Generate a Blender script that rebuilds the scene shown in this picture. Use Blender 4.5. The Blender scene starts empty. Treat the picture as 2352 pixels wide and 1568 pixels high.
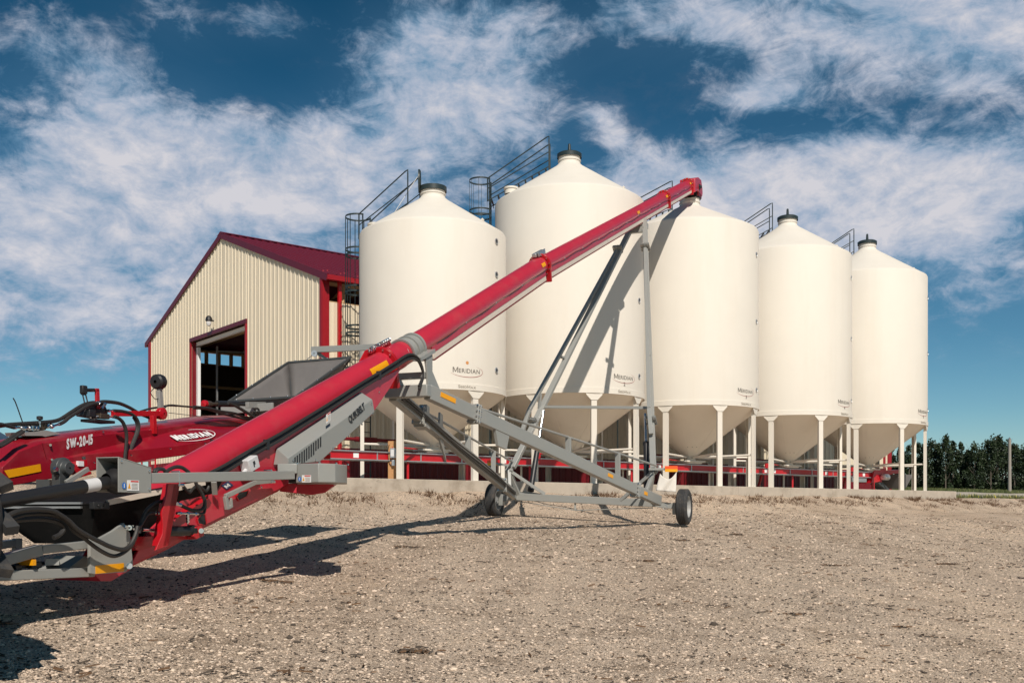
import bpy, bmesh, math, random
import numpy as np
from mathutils import Vector, Matrix
random.seed(7)
rng = np.random.default_rng(7)
R = math.radians
scene = bpy.context.scene
COL = scene.collection
EYE = 1.7

# ------------------------------------------------------------------ camera
cam_d = bpy.data.cameras.new('camera')
cam = bpy.data.objects.new('camera', cam_d)
COL.objects.link(cam)
cam.location = (0, 0, EYE)
cam.rotation_euler = (R(90), 0, 0)
cam_d.sensor_width = 36.0
cam_d.lens = 36.0 * 2320 / 2352
cam_d.shift_y = 386 / 2352
cam_d.clip_end = 5000
scene.camera = cam

# ------------------------------------------------------------------ sun, sky, exposure
SUN = Vector((.25, -1.1, 1.0)).normalized()
sd = bpy.data.lights.new('sun', 'SUN')
sd.energy = 4.8
sd.angle = R(0.53)
sd.color = (1.0, 0.91, 0.80)
sun = bpy.data.objects.new('sun', sd)
COL.objects.link(sun)
sun.rotation_euler = SUN.to_track_quat('Z', 'Y').to_euler()
sun.location = (10, -30, 40)

world = bpy.data.worlds.new('World')
scene.world = world
world.use_nodes = True
wn, wl = world.node_tree.nodes, world.node_tree.links
wn.clear()


def nd(tree, typ, **kw):
    n = tree.nodes.new(typ)
    for k, v in kw.items():
        setattr(n, k, v)
    return n


def wmath(op, a, b=None, clamp=False):
    n = wn.new('ShaderNodeMath')
    n.operation = op
    n.use_clamp = clamp
    for i, v in enumerate((a, b)):
        if v is None:
            continue
        if isinstance(v, (int, float)):
            n.inputs[i].default_value = v
        else:
            wl.new(v, n.inputs[i])
    return n.outputs[0]


def pdir(px, py):
    return Vector(((px - 1176) / 2320, 1.0, (1170 - py) / 2320)).normalized()


sky = wn.new('ShaderNodeTexSky')
sky.sky_type = 'NISHITA'
sky.sun_disc = False
sky.sun_elevation = math.asin(SUN.z)
sky.sun_rotation = math.atan2(SUN.x, SUN.y)
sky.air_density = 1.0
sky.dust_density = 0.3
sky.ozone_density = 3.0
tc = wn.new('ShaderNodeTexCoord')
sep = wn.new('ShaderNodeSeparateXYZ')
wl.new(tc.outputs['Generated'], sep.inputs[0])
# clouds lie on a flat layer overhead: direction divided by its height
hz = wmath('ADD', wmath('MAXIMUM', sep.outputs[2], 0.0), 0.16)
cx = wmath('DIVIDE', sep.outputs[0], hz)
cy = wmath('DIVIDE', sep.outputs[1], hz)
comb = wn.new('ShaderNodeCombineXYZ')
wl.new(cx, comb.inputs[0])
wl.new(cy, comb.inputs[1])
wl.new(wmath('MULTIPLY', sep.outputs[2], 2.0), comb.inputs[2])


def wnoise(scale, detail, rough, vec, off=(0, 0, 0), dist=0.0):
    m = wn.new('ShaderNodeMapping')
    m.inputs['Location'].default_value = off
    wl.new(vec, m.inputs[0])
    n = wn.new('ShaderNodeTexNoise')
    n.inputs['Scale'].default_value = scale
    n.inputs['Detail'].default_value = detail
    n.inputs['Roughness'].default_value = rough
    n.inputs['Distortion'].default_value = dist
    wl.new(m.outputs[0], n.inputs['Vector'])
    return n.outputs['Fac']


# stretch the direction a little so cloud puffs lie flatter than tall
st = wn.new('ShaderNodeMapping')
st.inputs['Scale'].default_value = (1.0, 1.0, 1.7)
wl.new(tc.outputs['Generated'], st.inputs[0])
SD = st.outputs[0]


def cloud_noise(dz):
    """broken cloud structure; dz looks a little higher in the sky"""
    a = wnoise(3.6, 12, .60, SD, (1.3, 5.2, 2.2 + dz), .35)
    b = wnoise(9.5, 12, .64, SD, (7.7, 2.1, .3 + dz), .5)
    c = wnoise(27.0, 10, .68, SD, (4.1, 8.3, 1.9 + dz), .7)
    x = wmath('MULTIPLY', wmath('SUBTRACT', a, .5), 1.15)
    x = wmath('ADD', x, wmath('MULTIPLY', wmath('SUBTRACT', b, .5), 1.45))
    return wmath('ADD', x, wmath('MULTIPLY', wmath('SUBTRACT', c, .5), .80))


# the big cloud banks of this sky: (px, py, half width, half height in degrees, weight)
BANKS = [(420, 330, 9, 3.4, .44), (620, 360, 4.5, 2.2, .40), (120, 480, 7, 4.5, .44), (260, 190, 5.0, 4.0, .42), (470, 480, 7, 4, .34), (200, 600, 9, 3.0, .30), (60, 690, 6, 2.5, .16), (420, 30, 3.0, 1.6, .34), (620, 60, 2.2, 1.3, .46), (650, 170, 3.2, 3.4, -.16), (100, 640, 9, 5, .30), (250, 860, 9, .8, .16), (2260, 800, 7, 1.2, .24), (2250, 910, 7, .7, .20), (2300, 700, 5, 1.2, .16), (100, 760, 6, 1.2, .2), (500, 640, 6, 1.6, .22), (300, 420, 7, 2.5, .2), (130, 110, 2, 1.5, .12),
         (960, 110, 4.4, 2.6, .60), (1040, 230, 5.6, 3.0, .62), (1190, 180, 3.2, 3.2, .44), (1130, 20, 3.4, 1.8, .40), (940, 400, 7.0, 3.4, .50), (740, 480, 5, 2.4, .26), (1240, 320, 3, 1.5, .2), (780, 330, 3, 3, .2),
         (2050, 30, 9.0, 3.2, .85), (1650, 10, 6, 2.2, .50), (2260, 120, 5.5, 2.6, .50), (1500, 170, 6, 2.5, .16), (1430, 40, 3, 2.2, .30), (1250, 80, 2.5, 2.5, .2),
         (1740, 222, 2.4, .8, .55), (1380, 268, 1.5, .9, .50), (1420, 318, .9, .5, .36), (2200, 195, 2.2, .6, .20),
         (1480, 400, 3.8, 2.2, .52), (1700, 440, 6.5, 2.6, .66), (1980, 385, 4.5, 2.0, .62), (2180, 430, 5.0, 2.4, .50), (2300, 380, 2.4, 1.6, .34), (2250, 560, 7.0, 3.2, .48), (1900, 560, 8, 3.0, .44), (2280, 650, 5, 1.2, .24), (1650, 520, 4, 2.2, .30), (2260, 720, 4.5, .9, .18)]
acc = None
nrm = wn.new('ShaderNodeVectorMath')
nrm.operation = 'NORMALIZE'
wl.new(tc.outputs['Generated'], nrm.inputs[0])
sp2 = wn.new('ShaderNodeSeparateXYZ')
wl.new(nrm.outputs[0], sp2.inputs[0])
az_ = wn.new('ShaderNodeMath')
az_.operation = 'ARCTAN2'
wl.new(sp2.outputs[0], az_.inputs[0])
wl.new(sp2.outputs[1], az_.inputs[1])
AZ, EL = az_.outputs[0], wmath('ARCSINE', sp2.outputs[2])
for (px, py, hw, hh, wt) in BANKS:
    d_ = pdir(px, py)
    a0, e0 = math.atan2(d_.x, d_.y), math.asin(d_.z)
    da = wmath('MULTIPLY', wmath('SUBTRACT', AZ, a0), 1 / R(hw))
    de = wmath('MULTIPLY', wmath('SUBTRACT', EL, e0), 1 / R(hh))
    q2 = wmath('ADD', wmath('MULTIPLY', da, da), wmath('MULTIPLY', de, de))
    g = wmath('MULTIPLY', wmath('EXPONENT', wmath('MULTIPLY', q2, -1.0)), wt)
    acc = g if acc is None else wmath('ADD', acc, g)
# unseen sky behind the camera: broken cloud, thinned to keep the shadows dark
back = wmath('MULTIPLY', wmath('GREATER_THAN', wmath('ABSOLUTE', AZ), R(36)), .20)
acc = wmath('ADD', acc, back)
fbm = cloud_noise(0.0)
fbm_up = cloud_noise(0.045)
dens = wmath('SUBTRACT', wmath('ADD', wmath('MULTIPLY', fbm, 1.0), acc), .315)
mr = wn.new('ShaderNodeMapRange')
mr.interpolation_type = 'SMOOTHERSTEP'
mr.inputs['From Min'].default_value = -0.14
mr.inputs['From Max'].default_value = 0.62
mr.inputs['To Max'].default_value = .94
wl.new(dens, mr.inputs['Value'])
# thin high veil under the broken cloud
veil = wmath('MULTIPLY', wmath('MULTIPLY', wnoise(2.6, 9, .62, SD, (3, 9, 1), 1.2), acc), .42, True)
cov = wmath('MAXIMUM', mr.outputs[0], veil)
# haze towards the ground
tint = wn.new('ShaderNodeValToRGB')
tint.color_ramp.elements[0].position = 0.0
tint.color_ramp.elements[0].color = (1.15, 1.25, 1.25, 1)
tint.color_ramp.elements[1].position = 0.46
tint.color_ramp.elements[1].color = (.070, .42, .52, 1)
e = tint.color_ramp.elements.new(0.22)
e.color = (.21, .62, .74, 1)
e = tint.color_ramp.elements.new(0.09)
e.color = (.66, .98, 1.05, 1)
wl.new(sep.outputs[2], tint.inputs[0])
mul = wn.new('ShaderNodeMixRGB')
mul.blend_type = 'MULTIPLY'
mul.inputs[0].default_value = 1.0
wl.new(sky.outputs[0], mul.inputs[1])
wl.new(tint.outputs[0], mul.inputs[2])
# cloud colour: bluish where thin or shaded by cloud above, warm white where sunlit
cr = wn.new('ShaderNodeValToRGB')
cr.color_ramp.elements[0].position = 0.0
cr.color_ramp.elements[0].color = (2.6, 4.7, 7.0, 1)
cr.color_ramp.elements[1].position = 1.0
cr.color_ramp.elements[1].color = (9.9, 9.7, 10.3, 1)
e = cr.color_ramp.elements.new(0.5)
e.color = (6.2, 7.1, 8.8, 1)
lit = wmath('MULTIPLY', wmath('SUBTRACT', fbm, fbm_up), 1.0)
shade = wmath('ADD', wmath('ADD', wmath('MULTIPLY', dens, .72), lit), .06, True)
wl.new(shade, cr.inputs[0])
mix = wn.new('ShaderNodeMixRGB')
wl.new(cov, mix.inputs[0])
wl.new(mul.outputs[0], mix.inputs[1])
wl.new(cr.outputs[0], mix.inputs[2])
bg = wn.new('ShaderNodeBackground')
bg.inputs['Strength'].default_value = 0.074
wl.new(mix.outputs[0], bg.inputs[0])
wo = wn.new('ShaderNodeOutputWorld')
wl.new(bg.outputs[0], wo.inputs[0])

scene.view_settings.view_transform = 'Standard'
scene.view_settings.look = 'None'
scene.view_settings.gamma = 1.0
scene.view_settings.use_curve_mapping = False
scene.view_settings.exposure = -0.1
scene.cycles.max_bounces = 6
scene.cycles.transparent_max_bounces = 8


# ------------------------------------------------------------------ materials
def mat(name, col, rough=0.5, metal=0.0, coat=0.0, noise=0.0, nscale=6.0, bump=0.0, bscale=40.0, spec=0.5, dirt=None, dscale=2.0, damt=0.0, streak=False):
    m = bpy.data.materials.new(name)
    m.use_nodes = True
    t = m.node_tree
    b = t.nodes['Principled BSDF']
    b.inputs['Roughness'].default_value = rough
    b.inputs['Metallic'].default_value = metal
    b.inputs['Specular IOR Level'].default_value = spec
    if coat:
        b.inputs['Coat Weight'].default_value = coat
        b.inputs['Coat Roughness'].default_value = 0.16
    b.inputs['Base Color'].default_value = (*col, 1)
    geo = t.nodes.new('ShaderNodeNewGeometry')
    last = None
    if noise or damt:
        n = t.nodes.new('ShaderNodeTexNoise')
        n.inputs['Scale'].default_value = nscale
        n.inputs['Detail'].default_value = 6
        n.inputs['Roughness'].default_value = .65
        t.links.new(geo.outputs['Position'], n.inputs['Vector'])
        mx = t.nodes.new('ShaderNodeMixRGB')
        mx.inputs[1].default_value = tuple(c * (1 - noise) for c in col) + (1,)
        mx.inputs[2].default_value = tuple(min(1, c * (1 + noise)) for c in col) + (1,)
        t.links.new(n.outputs['Fac'], mx.inputs[0])
        last = mx.outputs[0]
        # a little gloss variation
        mr_ = t.nodes.new('ShaderNodeMapRange')
        mr_.inputs['To Min'].default_value = max(.05, rough - .1)
        mr_.inputs['To Max'].default_value = min(1, rough + .12)
        t.links.new(n.outputs['Fac'], mr_.inputs['Value'])
        t.links.new(mr_.outputs[0], b.inputs['Roughness'])
    if damt:
        n2_ = t.nodes.new('ShaderNodeTexNoise')
        n2_.inputs['Scale'].default_value = dscale
        n2_.inputs['Detail'].default_value = 9
        n2_.inputs['Roughness'].default_value = .7
        if streak:
            mp = t.nodes.new('ShaderNodeMapping')
            mp.inputs['Scale'].default_value = (1, 1, .12)
            t.links.new(geo.outputs['Position'], mp.inputs[0])
            t.links.new(mp.outputs[0], n2_.inputs['Vector'])
        else:
            t.links.new(geo.outputs['Position'], n2_.inputs['Vector'])
        r_ = t.nodes.new('ShaderNodeMapRange')
        r_.inputs['From Min'].default_value = .5
        r_.inputs['From Max'].default_value = .75
        r_.inputs['To Max'].default_value = damt
        t.links.new(n2_.outputs['Fac'], r_.inputs['Value'])
        mx2 = t.nodes.new('ShaderNodeMixRGB')
        t.links.new(r_.outputs[0], mx2.inputs[0])
        t.links.new(last, mx2.inputs[1])
        mx2.inputs[2].default_value = (*(dirt or (.25, .2, .15)), 1)
        last = mx2.outputs[0]
    if last is not None:
        t.links.new(last, b.inputs['Base Color'])
    if bump:
        n = t.nodes.new('ShaderNodeTexNoise')
        n.inputs['Scale'].default_value = bscale
        n.inputs['Detail'].default_value = 5
        t.links.new(geo.outputs['Position'], n.inputs['Vector'])
        bp = t.nodes.new('ShaderNodeBump')
        bp.inputs['Strength'].default_value = bump
        bp.inputs['Distance'].default_value = .01
        t.links.new(n.outputs['Fac'], bp.inputs['Height'])
        t.links.new(bp.outputs[0], b.inputs['Normal'])
    return m


M = {}
M['bin'] = mat('cream_enamel', (.715, .675, .605), .62, spec=.3, coat=.0, noise=.04, nscale=1.3, dirt=(.60, .52, .41), dscale=1.1, damt=.22, streak=True)
M['cone'] = mat('cream_enamel_bounce', (.84, .75, .63), .5, noise=.04, nscale=1.6, dirt=(.5, .42, .32), dscale=.8, damt=.25)  # tank cream lightened and warmed to carry light bounced off the ground
M['barncream'] = mat('cream_steel_sheet', (.70, .62, .48), .42, bump=.25, bscale=1.1, noise=.05, nscale=1.0, dirt=(.5, .42, .3), dscale=.9, damt=.18, streak=True)
M['maroon'] = mat('maroon_roof_steel', (.13, .010, .022), .38, noise=.1, nscale=1.0)
M['trimred'] = mat('red_trim', (.30, .008, .016), .4, noise=.08)
M['red'] = mat('red_machine_paint', (.50, .020, .042), .42, coat=.5, noise=.06, nscale=2.5, dirt=(.42, .12, .10), dscale=3.0, damt=.22)
M['crimson'] = mat('deep_crimson', (.27, .005, .016), .36, coat=.35, noise=.08, nscale=2.5, dirt=(.34, .12, .10), dscale=2.6, damt=.35)  # swing body coloured darker and cooler than the main tube
M['redb'] = mat('bright_red_paint', (.46, .006, .014), .33, coat=.3, noise=.06, nscale=3, dirt=(.3, .08, .06), dscale=5.0, damt=.25)
M['grey'] = mat('grey_machine_paint', (.29, .295, .28), .36, coat=.15, noise=.06, nscale=4, dirt=(.33, .3, .26), dscale=2.6, damt=.35)
M['dgrey'] = mat('dark_grey_paint', (.055, .06, .062), .45, noise=.15, nscale=8)
M['galv'] = mat('galvanised_steel', (.55, .56, .57), .35, metal=.8, noise=.12, nscale=12)
M['rim'] = mat('silver_rim_paint', (.36, .37, .37), .5, noise=.2, nscale=9, dirt=(.25, .2, .15), dscale=6, damt=.6)
M['chrome'] = mat('zinc_plated_steel', (.72, .72, .72), .22, metal=1.0, noise=.1, nscale=20)
M['pan'] = mat('pale_pan_reflection', (.74, .65, .55), .30, metal=.0, noise=.08, nscale=2.0)  # cream colour carries the reflection seen along the conveyor's underside
M['hose'] = mat('black_rubber_hose', (.028, .026, .025), .5, noise=.25, nscale=30, bump=.25, bscale=220)
M['rubber'] = mat('tyre_rubber', (.035, .036, .038), .75, noise=.25, nscale=14, bump=.3, bscale=90, dirt=(.16, .13, .10), dscale=6, damt=.6)
M['black'] = mat('black_plastic', (.018, .018, .02), .42, noise=.15, nscale=9)
M['tarp'] = mat('grey_vinyl_tarp', (.15, .14, .135), .5, noise=.18, nscale=2.6, bump=.7, bscale=3.5)
M['flap'] = mat('black_rubber_shadowed', (.007, .007, .007), .7, noise=.3, nscale=5, bump=.3, bscale=9, spec=.15, dirt=(.035, .03, .027), dscale=3, damt=.4)  # black and dirt deepened to carry the shadow of shaft and shield
M['white'] = mat('white_print', (.80, .80, .80), .5)
M['whitebox'] = mat('pale_grey_plastic', (.62, .62, .63), .45)
M['yellow'] = mat('amber_reflector', (.85, .36, .005), .35, noise=.12, nscale=60)
M['orange'] = mat('orange_reflector', (.95, .10, .015), .35, noise=.1, nscale=60)
M['blue'] = mat('blue_print', (.02, .16, .55), .5)
M['darkblue'] = mat('dark_blue_print', (.03, .05, .12), .4)
M['redprint'] = mat('red_print', (.65, .03, .02), .5)
M['logogrey'] = mat('charcoal_print', (.13, .115, .10), .5)
M['logored'] = mat('brick_red_print', (.32, .05, .045), .5)
M['logotan'] = mat('faded_orange_print', (.60, .27, .09), .5)
M['faded'] = mat('faded_grey_print', (.30, .26, .21), .6)
M['concrete'] = mat('weathered_concrete', (.46, .40, .33), .85, noise=.22, nscale=2.2, bump=.5, bscale=30, dirt=(.20, .155, .11), dscale=1.3, damt=.8)
M['rail'] = mat('dark_green_black_steel', (.022, .034, .036), .42, noise=.1)
M['wood'] = mat('raw_plank', (.46, .24, .10), .8, noise=.25, nscale=9, bump=.3, bscale=60)
M['stud'] = mat('spruce_stud', (.50, .34, .19), .8, noise=.2, nscale=6)
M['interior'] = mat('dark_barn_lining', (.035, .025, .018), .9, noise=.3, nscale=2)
M['darkmaroon'] = mat('maroon_wainscot', (.16, .006, .012), .42, noise=.1, nscale=1.5)
M['cloth'] = mat('white_cloth', (.72, .68, .62), .9, noise=.06, nscale=8, bump=.4, bscale=16)
M['green'] = mat('green_tractor_paint', (.012, .10, .02), .35, coat=.3)
M['wheelyellow'] = mat('yellow_wheel_paint', (.70, .42, .01), .4)
M['bark'] = mat('grey_bark', (.12, .10, .08), .9, noise=.3, nscale=3)
M['pole'] = mat('weathered_pole', (.30, .27, .24), .85, noise=.2, nscale=3)
M['dry'] = mat('dry_weed', (.12, .065, .032), .9, noise=.35, nscale=3)
M['brown'] = mat('oily_valve_block', (.10, .075, .055), .4, metal=.5, noise=.3, nscale=20)


def leafmat(name, c1, c2):
    m = bpy.data.materials.new(name)
    m.use_nodes = True
    t = m.node_tree
    b = t.nodes['Principled BSDF']
    b.inputs['Roughness'].default_value = .6
    g = t.nodes.new('ShaderNodeNewGeometry')
    n = t.nodes.new('ShaderNodeTexNoise')
    n.inputs['Scale'].default_value = .7
    n.inputs['Detail'].default_value = 8
    t.links.new(g.outputs['Position'], n.inputs['Vector'])
    r = t.nodes.new('ShaderNodeMapRange')
    r.inputs['From Min'].default_value = .32
    r.inputs['From Max'].default_value = .68
    t.links.new(n.outputs['Fac'], r.inputs['Value'])
    mx = t.nodes.new('ShaderNodeMixRGB')
    mx.inputs[1].default_value = (*c1, 1)
    mx.inputs[2].default_value = (*c2, 1)
    t.links.new(r.outputs[0], mx.inputs[0])
    t.links.new(mx.outputs[0], b.inputs['Base Color'])
    return m


M['leaf'] = leafmat('dark_poplar_leaves', (.006, .016, .006), (.032, .055, .016))
M['grass'] = leafmat('dry_green_grass', (.035, .055, .015), (.12, .12, .04))
M['grassblade'] = leafmat('grass_blades', (.04, .07, .015), (.15, .15, .05))
M['yflower'] = mat('yellow_flowers', (.55, .48, .03), .7)


def gravelmat():
    m = bpy.data.materials.new('crushed_gravel')
    m.use_nodes = True
    t = m.node_tree
    b = t.nodes['Principled BSDF']
    b.inputs['Roughness'].default_value = .95
    b.inputs['Specular IOR Level'].default_value = .2
    g = t.nodes.new('ShaderNodeNewGeometry')
    pos = g.outputs['Position']

    def ramp(inp, stops):
        r = t.nodes.new('ShaderNodeValToRGB')
        el = r.color_ramp.elements
        el[0].position, el[0].color = stops[0][0], (*stops[0][1], 1)
        el[1].position, el[1].color = stops[-1][0], (*stops[-1][1], 1)
        for p_, c_ in stops[1:-1]:
            e_ = el.new(p_)
            e_.color = (*c_, 1)
        t.links.new(inp, r.inputs[0])
        return r.outputs[0]

    def noise(sc, det, ro=.6, off=0):
        n = t.nodes.new('ShaderNodeTexNoise')
        n.inputs['Scale'].default_value = sc
        n.inputs['Detail'].default_value = det
        n.inputs['Roughness'].default_value = ro
        if off:
            mp = t.nodes.new('ShaderNodeMapping')
            mp.inputs['Location'].default_value = (off, off * 1.3, 0)
            t.links.new(pos, mp.inputs[0])
            t.links.new(mp.outputs[0], n.inputs['Vector'])
        else:
            t.links.new(pos, n.inputs['Vector'])
        return n.outputs['Fac']

    def mixc(fac, a, bb, mode='MIX'):
        x = t.nodes.new('ShaderNodeMixRGB')
        x.blend_type = mode
        for i, v in enumerate((fac, a, bb)):
            if isinstance(v, tuple):
                x.inputs[i].default_value = (*v, 1)
            elif isinstance(v, (int, float)):
                x.inputs[i].default_value = v
            else:
                t.links.new(v, x.inputs[i])
        return x.outputs[0]

    hs = []
    cols = []
    for sc in (66.0, 140.0):
        v = t.nodes.new('ShaderNodeTexVoronoi')
        v.inputs['Scale'].default_value = sc
        v.inputs['Randomness'].default_value = 1.0
        t.links.new(pos, v.inputs['Vector'])
        sp = t.nodes.new('ShaderNodeSeparateColor')
        t.links.new(v.outputs['Color'], sp.inputs[0])
        cols.append(ramp(sp.outputs[0], [(0, (.05, .037, .028)), (.15, (.22, .165, .122)), (.32, (.74, .575, .43)), (.82, (.90, .725, .56)), (.97, (.92, .80, .67))]))
        hs.append(v.outputs['Distance'])
    c = mixc(ramp(noise(40, 3, .6, 2), [(.42, (.12, .12, .12)), (.58, (.88, .88, .88))]), cols[0], cols[1])
    big = noise(.22, 5, .6)
    c = mixc(ramp(big, [(.38, (0, 0, 0)), (.7, (.42, .42, .42))]), c, (.74, .585, .455))
    mid = noise(1.6, 8, .7, 5)
    c = mixc(1.0, c, ramp(mid, [(.3, (.66, .63, .60)), (.52, (1, 1, 1)), (.75, (1.1, 1.07, 1.02))]), 'MULTIPLY')
    fleck = noise(22, 4, .7, 9)
    c = mixc(ramp(fleck, [(.60, (0, 0, 0)), (.66, (1, 1, 1))]), c, (.075, .055, .042))
    scatter = noise(7, 7, .75, 3)
    c = mixc(ramp(scatter, [(.66, (0, 0, 0)), (.74, (.8, .8, .8))]), c, (.11, .075, .05))
    lane = t.nodes.new('ShaderNodeMapping')
    lane.inputs['Rotation'].default_value = (0, 0, R(-20.9))
    lane.inputs['Scale'].default_value = (.55, .035, 1)
    t.links.new(pos, lane.inputs[0])
    ln_ = t.nodes.new('ShaderNodeTexNoise')
    ln_.inputs['Scale'].default_value = 1.0
    ln_.inputs['Detail'].default_value = 4
    t.links.new(lane.outputs[0], ln_.inputs['Vector'])
    c = mixc(1.0, c, ramp(ln_.outputs['Fac'], [(.36, (.88, .86, .84)), (.5, (1, 1, 1)), (.66, (1.12, 1.10, 1.07))]), 'MULTIPLY')
    t.links.new(c, b.inputs['Base Color'])
    h1 = t.nodes.new('ShaderNodeMath')
    h1.operation = 'ADD'
    t.links.new(hs[0], h1.inputs[0])
    h2 = t.nodes.new('ShaderNodeMath')
    h2.operation = 'MULTIPLY'
    h2.inputs[1].default_value = .6
    t.links.new(hs[1], h2.inputs[0])
    t.links.new(h2.outputs[0], h1.inputs[1])
    bp = t.nodes.new('ShaderNodeBump')
    bp.inputs['Strength'].default_value = 1.0
    bp.inputs['Distance'].default_value = .02
    bp.invert = True
    t.links.new(h1.outputs[0], bp.inputs['Height'])
    bp2 = t.nodes.new('ShaderNodeBump')
    bp2.inputs['Strength'].default_value = .7
    bp2.inputs['Distance'].default_value = .05
    t.links.new(mid, bp2.inputs['Height'])
    t.links.new(bp.outputs[0], bp2.inputs['Normal'])
    t.links.new(bp2.outputs[0], b.inputs['Normal'])
    return m


M['gravel'] = gravelmat()
M['stone_a'] = mat('tan_pebble', (.66, .53, .42), .9, noise=.25, nscale=18)
M['stone_b'] = mat('pale_pebble', (.70, .58, .46), .9, noise=.2, nscale=18)
M['stone_c'] = mat('dark_pebble', (.075, .058, .045), .9, noise=.3, nscale=18)
M['road'] = mat('pale_gravel_road', (.44, .39, .32), .95, noise=.15, nscale=2, bump=.4, bscale=20)


def glassmat(name, col, transp):
    m = bpy.data.materials.new(name)
    m.use_nodes = True
    t = m.node_tree
    t.nodes.clear()
    o = t.nodes.new('ShaderNodeOutputMaterial')
    tr = t.nodes.new('ShaderNodeBsdfTransparent')
    tr.inputs[0].default_value = (*col, 1)
    gl = t.nodes.new('ShaderNodeBsdfGlossy')
    gl.inputs['Roughness'].default_value = .03
    mx = t.nodes.new('ShaderNodeMixShader')
    mx.inputs[0].default_value = 1 - transp
    t.links.new(tr.outputs[0], mx.inputs[1])
    t.links.new(gl.outputs[0], mx.inputs[2])
    t.links.new(mx.outputs[0], o.inputs[0])
    return m


M['cabglass'] = glassmat('green_tinted_glass', (.22, .34, .22), .92)
M['carglass'] = mat('dark_car_glass', (.02, .03, .035), .08, spec=.8)


# ------------------------------------------------------------------ mesh builder
class MB:
    def __init__(s):
        s.v, s.f, s.mi, s.m = [], [], [], 0

    def add(s, vs, fs):
        o = len(s.v)
        s.v += [tuple(x) for x in vs]
        s.f += [tuple(i + o for i in f) for f in fs]
        s.mi += [s.m] * len(fs)
        return s

    def box(s, c, sx, sy, sz, ax=(1, 0, 0), ay=(0, 1, 0), az=(0, 0, 1)):
        c, ax, ay, az = Vector(c), Vector(ax) * sx / 2, Vector(ay) * sy / 2, Vector(az) * sz / 2
        vs = [c + i * ax + j * ay + k * az for k in (-1, 1) for j in (-1, 1) for i in (-1, 1)]
        return s.add(vs, [(0, 2, 3, 1), (4, 5, 7, 6), (0, 1, 5, 4), (2, 6, 7, 3), (0, 4, 6, 2), (1, 3, 7, 5)])

    def beam(s, p0, p1, w, h, up=(0, 0, 1)):
        p0, p1 = Vector(p0), Vector(p1)
        d = (p1 - p0)
        L = d.length
        d.normalize()
        side = d.cross(Vector(up))
        if side.length < 1e-4:
            side = d.cross(Vector((1, 0, 0)))
        side.normalize()
        u = side.cross(d).normalized()
        return s.box((p0 + p1) / 2, L, w, h, d, side, u)

    def prism(s, pts, ext):
        pts = [Vector(p) for p in pts]
        ext = Vector(ext)
        n = len(pts)
        vs = pts + [p + ext for p in pts]
        fs = [tuple(range(n)), tuple(range(2 * n - 1, n - 1, -1))]
        fs += [((i + 1) % n, i, n + i, n + (i + 1) % n) for i in range(n)]
        return s.add(vs, fs)

    def tube(s, pts, r, seg=10, cap=True):
        pts = [Vector(p) for p in pts]
        n = len(pts)
        rs = r if isinstance(r, (list, tuple)) else [r] * n
        vs = []
        prev = None
        for i, p in enumerate(pts):
            d = (pts[min(i + 1, n - 1)] - pts[max(i - 1, 0)]).normalized()
            if prev is None:
                a = d.orthogonal().normalized()
            else:
                a = (prev - d * prev.dot(d))
                a = a.normalized() if a.length > 1e-5 else d.orthogonal().normalized()
            prev = a
            b = d.cross(a)
            for k in range(seg):
                t = 2 * math.pi * k / seg
                vs.append(p + (a * math.cos(t) + b * math.sin(t)) * rs[i])
        fs = []
        for i in range(n - 1):
            for k in range(seg):
                k2 = (k + 1) % seg
                fs.append((i * seg + k, i * seg + k2, (i + 1) * seg + k2, (i + 1) * seg + k))
        if cap:
            fs.append(tuple(range(seg - 1, -1, -1)))
            fs.append(tuple((n - 1) * seg + k for k in range(seg)))
        return s.add(vs, fs)

    def hose(s, pts, r, seg=8, sub=5):
        pts = [Vector(p) for p in pts]
        out = []
        n = len(pts)
        for i in range(n - 1):
            p0, p1, p2, p3 = pts[max(i - 1, 0)], pts[i], pts[i + 1], pts[min(i + 2, n - 1)]
            for k in range(sub):
                t = k / sub
                out.append(.5 * ((2 * p1) + (p2 - p0) * t + (2 * p0 - 5 * p1 + 4 * p2 - p3) * t * t + (3 * p1 - p0 - 3 * p2 + p3) * t ** 3))
        out.append(pts[-1])
        return s.tube(out, r, seg)

    def rev(s, c, prof, seg=64, axis=None, cap0=False, cap1=False):
        """profile [(r, z)...] revolved about an axis through c"""
        c = Vector(c)
        az = Vector(axis).normalized() if axis else Vector((0, 0, 1))
        ax = az.orthogonal().normalized() if axis else Vector((1, 0, 0))
        ay = az.cross(ax)
        n = len(prof)
        vs = [c + az * z + (ax * math.cos(2 * math.pi * k / seg) + ay * math.sin(2 * math.pi * k / seg)) * r for r, z in prof for k in range(seg)]
        fs = []
        for i in range(n - 1):
            for k in range(seg):
                k2 = (k + 1) % seg
                fs.append((i * seg + k, i * seg + k2, (i + 1) * seg + k2, (i + 1) * seg + k))
        if cap0:
            fs.append(tuple(range(seg - 1, -1, -1)))
        if cap1:
            fs.append(tuple((n - 1) * seg + k for k in range(seg)))
        return s.add(vs, fs)


def tag(o, label=None, cat=None, group=None, kind=None):
    if label:
        o['label'] = label
    if cat:
        o['category'] = cat
    if group:
        o['group'] = group
    if kind:
        o['kind'] = kind
    return o


ROOTLOC = {}


def thing(name, label, cat, loc=(0, 0, 0), group=None):
    o = bpy.data.objects.new(name, None)
    o.empty_display_size = .3
    COL.objects.link(o)
    o.location = loc
    ROOTLOC[o.name] = Vector(loc)
    return tag(o, label, cat, group)


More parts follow.
